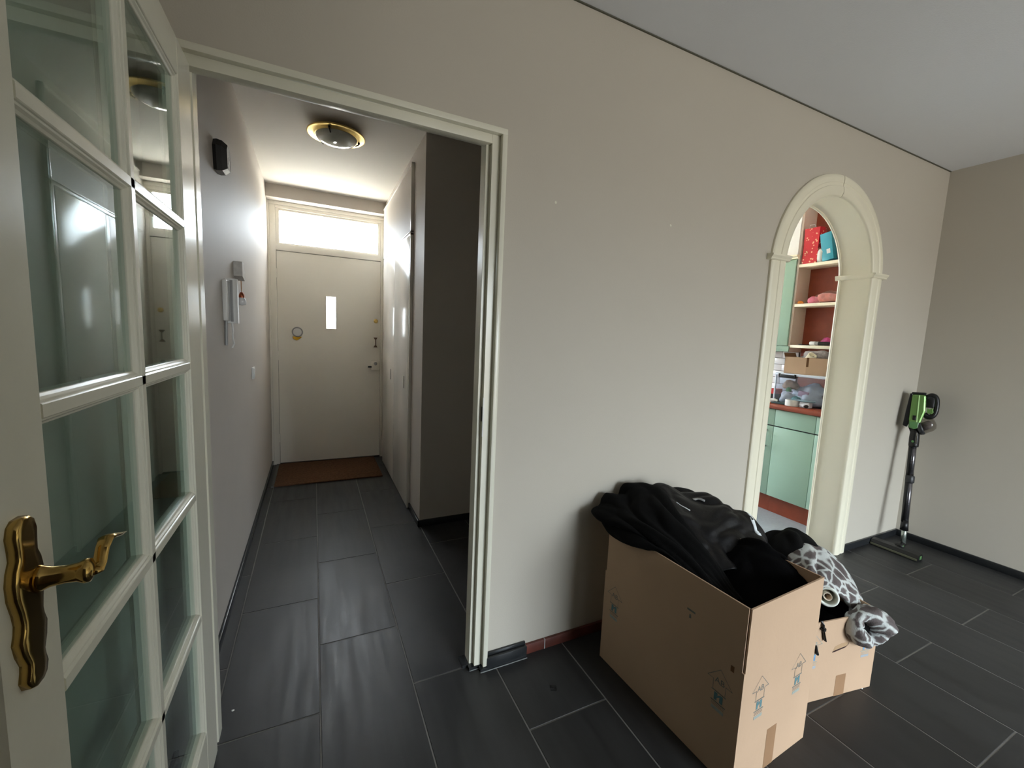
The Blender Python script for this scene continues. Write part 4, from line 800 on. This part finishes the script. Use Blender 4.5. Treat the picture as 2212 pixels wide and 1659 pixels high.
# blotched fleece: long arching fold and a curled lobe over the corner of the smaller box
fz = cloth([
 [(1.185, -.38, .415), (1.235, -.35, .455), (1.33, -.35, .455), (1.46, -.39, .39), (1.545, -.46, .26), (1.50, -.53, .19)],
 [(1.165, -.41, .425), (1.225, -.42, .465), (1.31, -.43, .465), (1.42, -.47, .40), (1.48, -.53, .285), (1.43, -.575, .215)],
 [(1.135, -.45, .420), (1.185, -.48, .450), (1.25, -.50, .445), (1.33, -.53, .40), (1.40, -.57, .32), (1.365, -.60, .245)],
 [(1.115, -.49, .405), (1.145, -.53, .425), (1.19, -.555, .425), (1.245, -.575, .395), (1.315, -.60, .335), (1.33, -.612, .262)],
 [(1.12, -.51, .365), (1.135, -.55, .385), (1.165, -.575, .39), (1.21, -.59, .365), (1.265, -.60, .32), (1.30, -.60, .275)]],
 34, 44, 'blotched_fleece_blanket', 'fleece', amp=0.010, freq=(2.2, 3), seed=3.3, thick=0.016, uvs=0.75)
tag(fz, 'grey blotched fleece blanket arching out of the smaller moving box', 'blanket')
def torus_lobe():
    bm = bmesh.new(); nu, nv = 48, 22; V = []
    c = Vector((1.268, -.660, .272)); ex = Vector((0.90, -0.43, 0)).normalized(); ez = Vector((0.05, 0.1, 1)).normalized(); ey = ex.cross(ez)*-1
    uvl = bm.loops.layers.uv.new('UVMap')
    for i in range(nu):
        a = 2*PI*i/nu; row = []
        rr = 0.031 + 0.019*max(0, math.cos(a-0.3)) + 0.006*math.sin(2*a)
        cen = c + ex*(0.070*math.cos(a)) + ez*(0.044*math.sin(a)-0.014*math.cos(a)) + ey*(0.03*math.cos(a))
        rad = (ex*math.cos(a)+ez*math.sin(a)).normalized()
        for j in range(nv):
            b = 2*PI*j/nv; q = Vector((math.cos(a)*1.5, math.sin(a)*1.5, b*0.35))
            k = rr*(1+0.32*noise.noise(q*1.3+Vector((9, 2, 4)))+0.14*noise.noise(q*4))
            row.append(bm.verts.new(cen + rad*k*0.82*math.cos(b) + ey*k*1.25*math.sin(b)))
        V.append(row)
    for i in range(nu):
        for j in range(nv):
            i2, j2 = (i+1) % nu, (j+1) % nv; f = bm.faces.new((V[i][j], V[i2][j], V[i2][j2], V[i][j2])); f.smooth = True
            for l, (a, b) in zip(f.loops, ((i, j), (i+1, j), (i+1, j+1), (i, j+1))): l[uvl].uv = (a/nu*1.0+3, b/nv*0.6+2)
    bmesh.ops.recalc_face_normals(bm, faces=bm.faces)
    mb = MB(); mb.bm.free(); mb.bm = bm; return build(mb, 'curled_lobe', 'fleece', fz, smooth='all')
torus_lobe()
o = simple('dark_hole_fill', blob((1.262, -.640, .222), 0.05, 33, .2, 20, sq=(1.1, .7, 1.0)), 'black', 'black blob added to darken the hole in the curl of the fleece', 'clothing', (1.262, -.640, .222))  # black blob put in to give the hole of the curl its dark shade
rl = root('white_roll', 'end of a white rolled sheet beside the fleece', 'roll', (1.12, -.58, .37))
am = axis_m((1.150, -.585, .372), (-0.80, -0.55, 0.25))
build(MB(am).lathe([(0.026, -0.14), (0.026, 0.0), (0.031, 0.006), (0.036, 0.0), (0.038, -0.14)], 28, cap=False), 'outer_sheet', mat('white_soft_sheet', srgb(222, 228, 220), .6), rl, smooth='all')
build(MB(am).lathe([(0.011, -0.14), (0.011, -0.004), (0.014, 0.0), (0.016, -0.14)], 20, cap=False), 'inner_curl', mat('cream_sheet', srgb(235, 222, 204), .6), rl, smooth='all')
zp = root('zip_pull', 'black zip pull and cord hanging over the front of the smaller box', 'zip', (1.06, -.63, .29))
P2 = lambda s, z, d=-0.006: m2 @ Vector((s, d, z))
mb = MB(); mb.tube([P2(0.083, 0.325, 0.0), P2(0.086, 0.312), P2(0.088, 0.300)], 0.0045, 8); mb.tube([P2(0.088, 0.300), P2(0.088, 0.292)], [0.009, 0.009], 10); mb.tube([P2(0.090, 0.290), P2(0.097, 0.268), P2(0.104, 0.248)], [0.004, 0.0055, 0.006], 8, 1.2, .5); build(mb, 'pull_cord', 'blackp', zp, smooth=True)
mb = MB(); mb.tube([P2(0.064, 0.235), P2(0.069, 0.215), P2(0.077, 0.198)], [0.003, 0.005, 0.0045], 8); build(mb, 'cord_end', 'blackp', zp, smooth=True)
# ================================================================== STICK VACUUM
vc = root('stick_vacuum', 'green and black cordless stick vacuum leaning in the room corner', 'vacuum cleaner', (2.90, -0.14, 0))
base = Vector((2.905, -0.150, 0.055)); top = Vector((3.010, -0.080, 0.96)); ax = (top-base).normalized()
right = Vector((0.335, -0.942, 0.0)); right = (right-ax*right.dot(ax)).normalized()
VM = axis_m(base, ax, right); VL = (top-base).length     # local x: right in view, local y: away from the camera, local z: up the stick
vm = lambda: MB(VM)
GL = mat('metallic_green', srgb(112, 150, 84), 0.22, metal=0.35, var=.05); DG = mat('dark_green_plastic', srgb(84, 124, 76), .35)
silver = mat('silver_tube', srgb(120, 118, 122), .22, metal=.9)
# floor head
hm = Matrix.Translation((2.845, -0.14, 0.0))
mb = MB(hm); mb.prism([(-0.035, 0.004), (-0.035, 0.022), (-0.022, 0.040), (0.015, 0.044), (0.03, 0.028), (0.03, 0.004)], 'y', -0.125, 0.125); build(mb, 'floor_head', 'blackp', vc)
mb = MB(hm); mb.prism([(-0.037, 0.006), (-0.037, 0.016), (-0.030, 0.026), (-0.030, 0.006)], 'y', -0.122, 0.122); build(mb, 'front_bumper', mat('olive_grey_plastic', srgb(92, 92, 74), .4), vc)
mb = MB(hm); mb.box((-0.012, -0.127, 0.012), (0.012, -0.124, 0.034), 0.001); build(mb, 'side_cap', DG, vc)
mb = MB(); mb.tube([(2.868, -0.145, 0.03), (2.89, -0.147, 0.036), (2.905, -0.150, 0.055)], [0.026, 0.02, 0.016], 14); build(mb, 'swivel_neck', 'blackp', vc, smooth='all')
mb = MB(); mb.box((2.878, -0.165, 0.03), (2.90, -0.14, 0.048), 0.003); build(mb, 'green_pedal', DG, vc, smooth=True)
for y in (-0.2, -0.09): build(MB(axis_m((2.885, y, 0.0125), (0, 1, 0))).lathe([(0.012, -0.006), (0.012, 0.006)], 14), 'wheel', 'darkgrey', vc, smooth=True)
z = 0.0
build(vm().tube([(0, 0, 0), (0, 0, 0.115)], 0.0135, 16), 'lower_pipe', mat('pale_metal', srgb(170, 180, 172), .25, metal=.8), vc, smooth='all')
build(vm().tube([(-0.002, 0, 0.085), (-0.002, 0, 0.15)], [0.022, 0.019], 16), 'lower_collar', 'blackp', vc, smooth='all')
build(vm().tube([(0, 0, 0.14), (0, 0, 0.46)], 0.0165, 18), 'pipe', silver, vc, smooth='all')
build(vm().tube([(-0.008, -0.003, 0.14), (-0.008, -0.003, 0.46)], 0.0145, 14), 'pipe_rail', 'blackp', vc, smooth='all')
build(vm().tube([(0, 0, 0.40), (0, 0, 0.405), (0, 0, 0.445), (0, 0, 0.45)], [0.019, 0.0235, 0.0235, 0.019], 18), 'pipe_joint', 'darkgrey', vc, smooth='all')
build(vm().tube([(0, 0, 0.45), (0, 0, 0.66)], 0.0165, 18), 'pipe', silver, vc, smooth='all')
build(vm().tube([(-0.008, -0.003, 0.45), (-0.008, -0.003, 0.66)], 0.0145, 14), 'pipe_rail', 'blackp', vc, smooth='all')
nk = build(vm().tube([(0, 0, 0.64), (0, 0, 0.65), (0, 0, 0.70), (0, 0, 0.735), (0.0, 0, 0.77)], [0.024, 0.026, 0.026, 0.024, 0.036], 18), 'neck', 'blackp', vc, smooth='all')
build(MB(VM @ Matrix.Translation((-0.006, -0.026, 0.675))).lathe([(0.007, -0.002), (0.007, 0.003), (0, 0.004)], 14, axis_m((0, 0, 0), (0, -1, 0))), 'release_button', DG, nk, smooth=True)
build(MB(VM).box((0.006, -0.0268, 0.66), (0.014, -0.024, 0.735), 0.001), 'neck_highlight', 'chrome', nk, smooth=True)  # chrome strip stands in for the silver highlight on the black neck
# motor body, battery, handle and dust cup
VM = VM @ Matrix.Translation((-0.010, 0, 0)) @ Matrix.Scale(0.80, 4, (1, 0, 0))
mb = vm(); mb.prism([(-0.028, 0.785), (-0.034, 0.82), (-0.028, 0.985), (0.056, 0.985), (0.062, 0.88), (0.040, 0.80), (0.030, 0.785)], 'y', -0.042, 0.036); mo = build(mb, 'motor_body', GL, vc, bev=0.010)
mb = vm(); mb.prism([(-0.030, 0.765), (-0.030, 0.805), (0.032, 0.805), (0.030, 0.765), (0.0, 0.755)], 'y', -0.046, 0.034); build(mb, 'lower_green_shell', DG, vc, bev=0.006)
build(vm().box((-0.010, -0.046, 0.815), (0.010, -0.041, 0.845), 0.002), 'latch', 'blackp', mo, smooth=True)
build(vm().box((0.012, -0.0445, 0.80), (0.020, -0.041, 0.98), 0.002), 'painted_highlight', mat('pale_green_highlight', srgb(190, 230, 160), .15), mo, smooth=True)  # pale strip painted on as the highlight of the green shell
build(vm().box((-0.03, -0.04, 0.985), (0.056, 0.034, 1.0), 0.004), 'top_cap', 'blackp', vc, smooth=True)
mb = vm(); mb.prism([(-0.066, 0.775), (-0.056, 0.87), (-0.040, 0.99), (-0.022, 0.992), (-0.026, 0.80), (-0.040, 0.765)], 'y', -0.036, 0.034); build(mb, 'battery', 'blackp', vc, bev=0.004)
ring_pts = [(0.055, 0, 0.965), (0.085, 0, 0.985), (0.112, 0, 0.975), (0.122, 0, 0.94), (0.120, 0, 0.885), (0.106, 0, 0.855), (0.080, 0, 0.845), (0.055, 0, 0.86)]
build(vm().tube(catmull([Vector(p) for p in ring_pts], 30), 0.017, 14, 1.0, 1.0, up=(0, 1, 0)), 'handle_loop', 'blackp', vc, smooth='all')
build(vm().box((0.058, -0.014, 0.905), (0.108, 0.014, 0.975), 0.006), 'trigger_block', 'blackp', vc, smooth=True)
mb = vm(); mb.prism([(0.068, 0.868), (0.070, 0.902), (0.084, 0.894), (0.10, 0.906), (0.108, 0.878), (0.098, 0.864)], 'y', -0.018, 0.012); build(mb, 'green_trigger', GL, vc, bev=0.003)
cupm = VM @ Matrix.Translation((0.078, 0, 0.79)) @ Matrix.Rotation(math.radians(62), 4, 'Y')
mb = MB(cupm); mb.lathe([(0.046, -0.045), (0.048, -0.02), (0.048, 0.02), (0.040, 0.042), (0.020, 0.053), (0, 0.055)], 28, cap=False); build(mb, 'dust_cup', glass('smoky_clear_plastic', (0.70, 0.68, 0.66), 0.05), vc, smooth='all')
mb = MB(cupm); mb.lathe([(0, -0.03), (0.028, -0.03), (0.026, 0.02), (0.012, 0.034), (0, 0.035)], 20); build(mb, 'dust_filter', mat('grey_dust', srgb(118, 110, 108), .9, var=.3, scale=60), vc, smooth='all')
mb = MB(cupm); mb.lathe([(0, -0.065), (0.044, -0.06), (0.050, -0.042), (0.050, -0.03), (0.044, -0.03)], 28, cap=False); build(mb, 'cup_ring', 'darkgrey', vc, smooth='all')
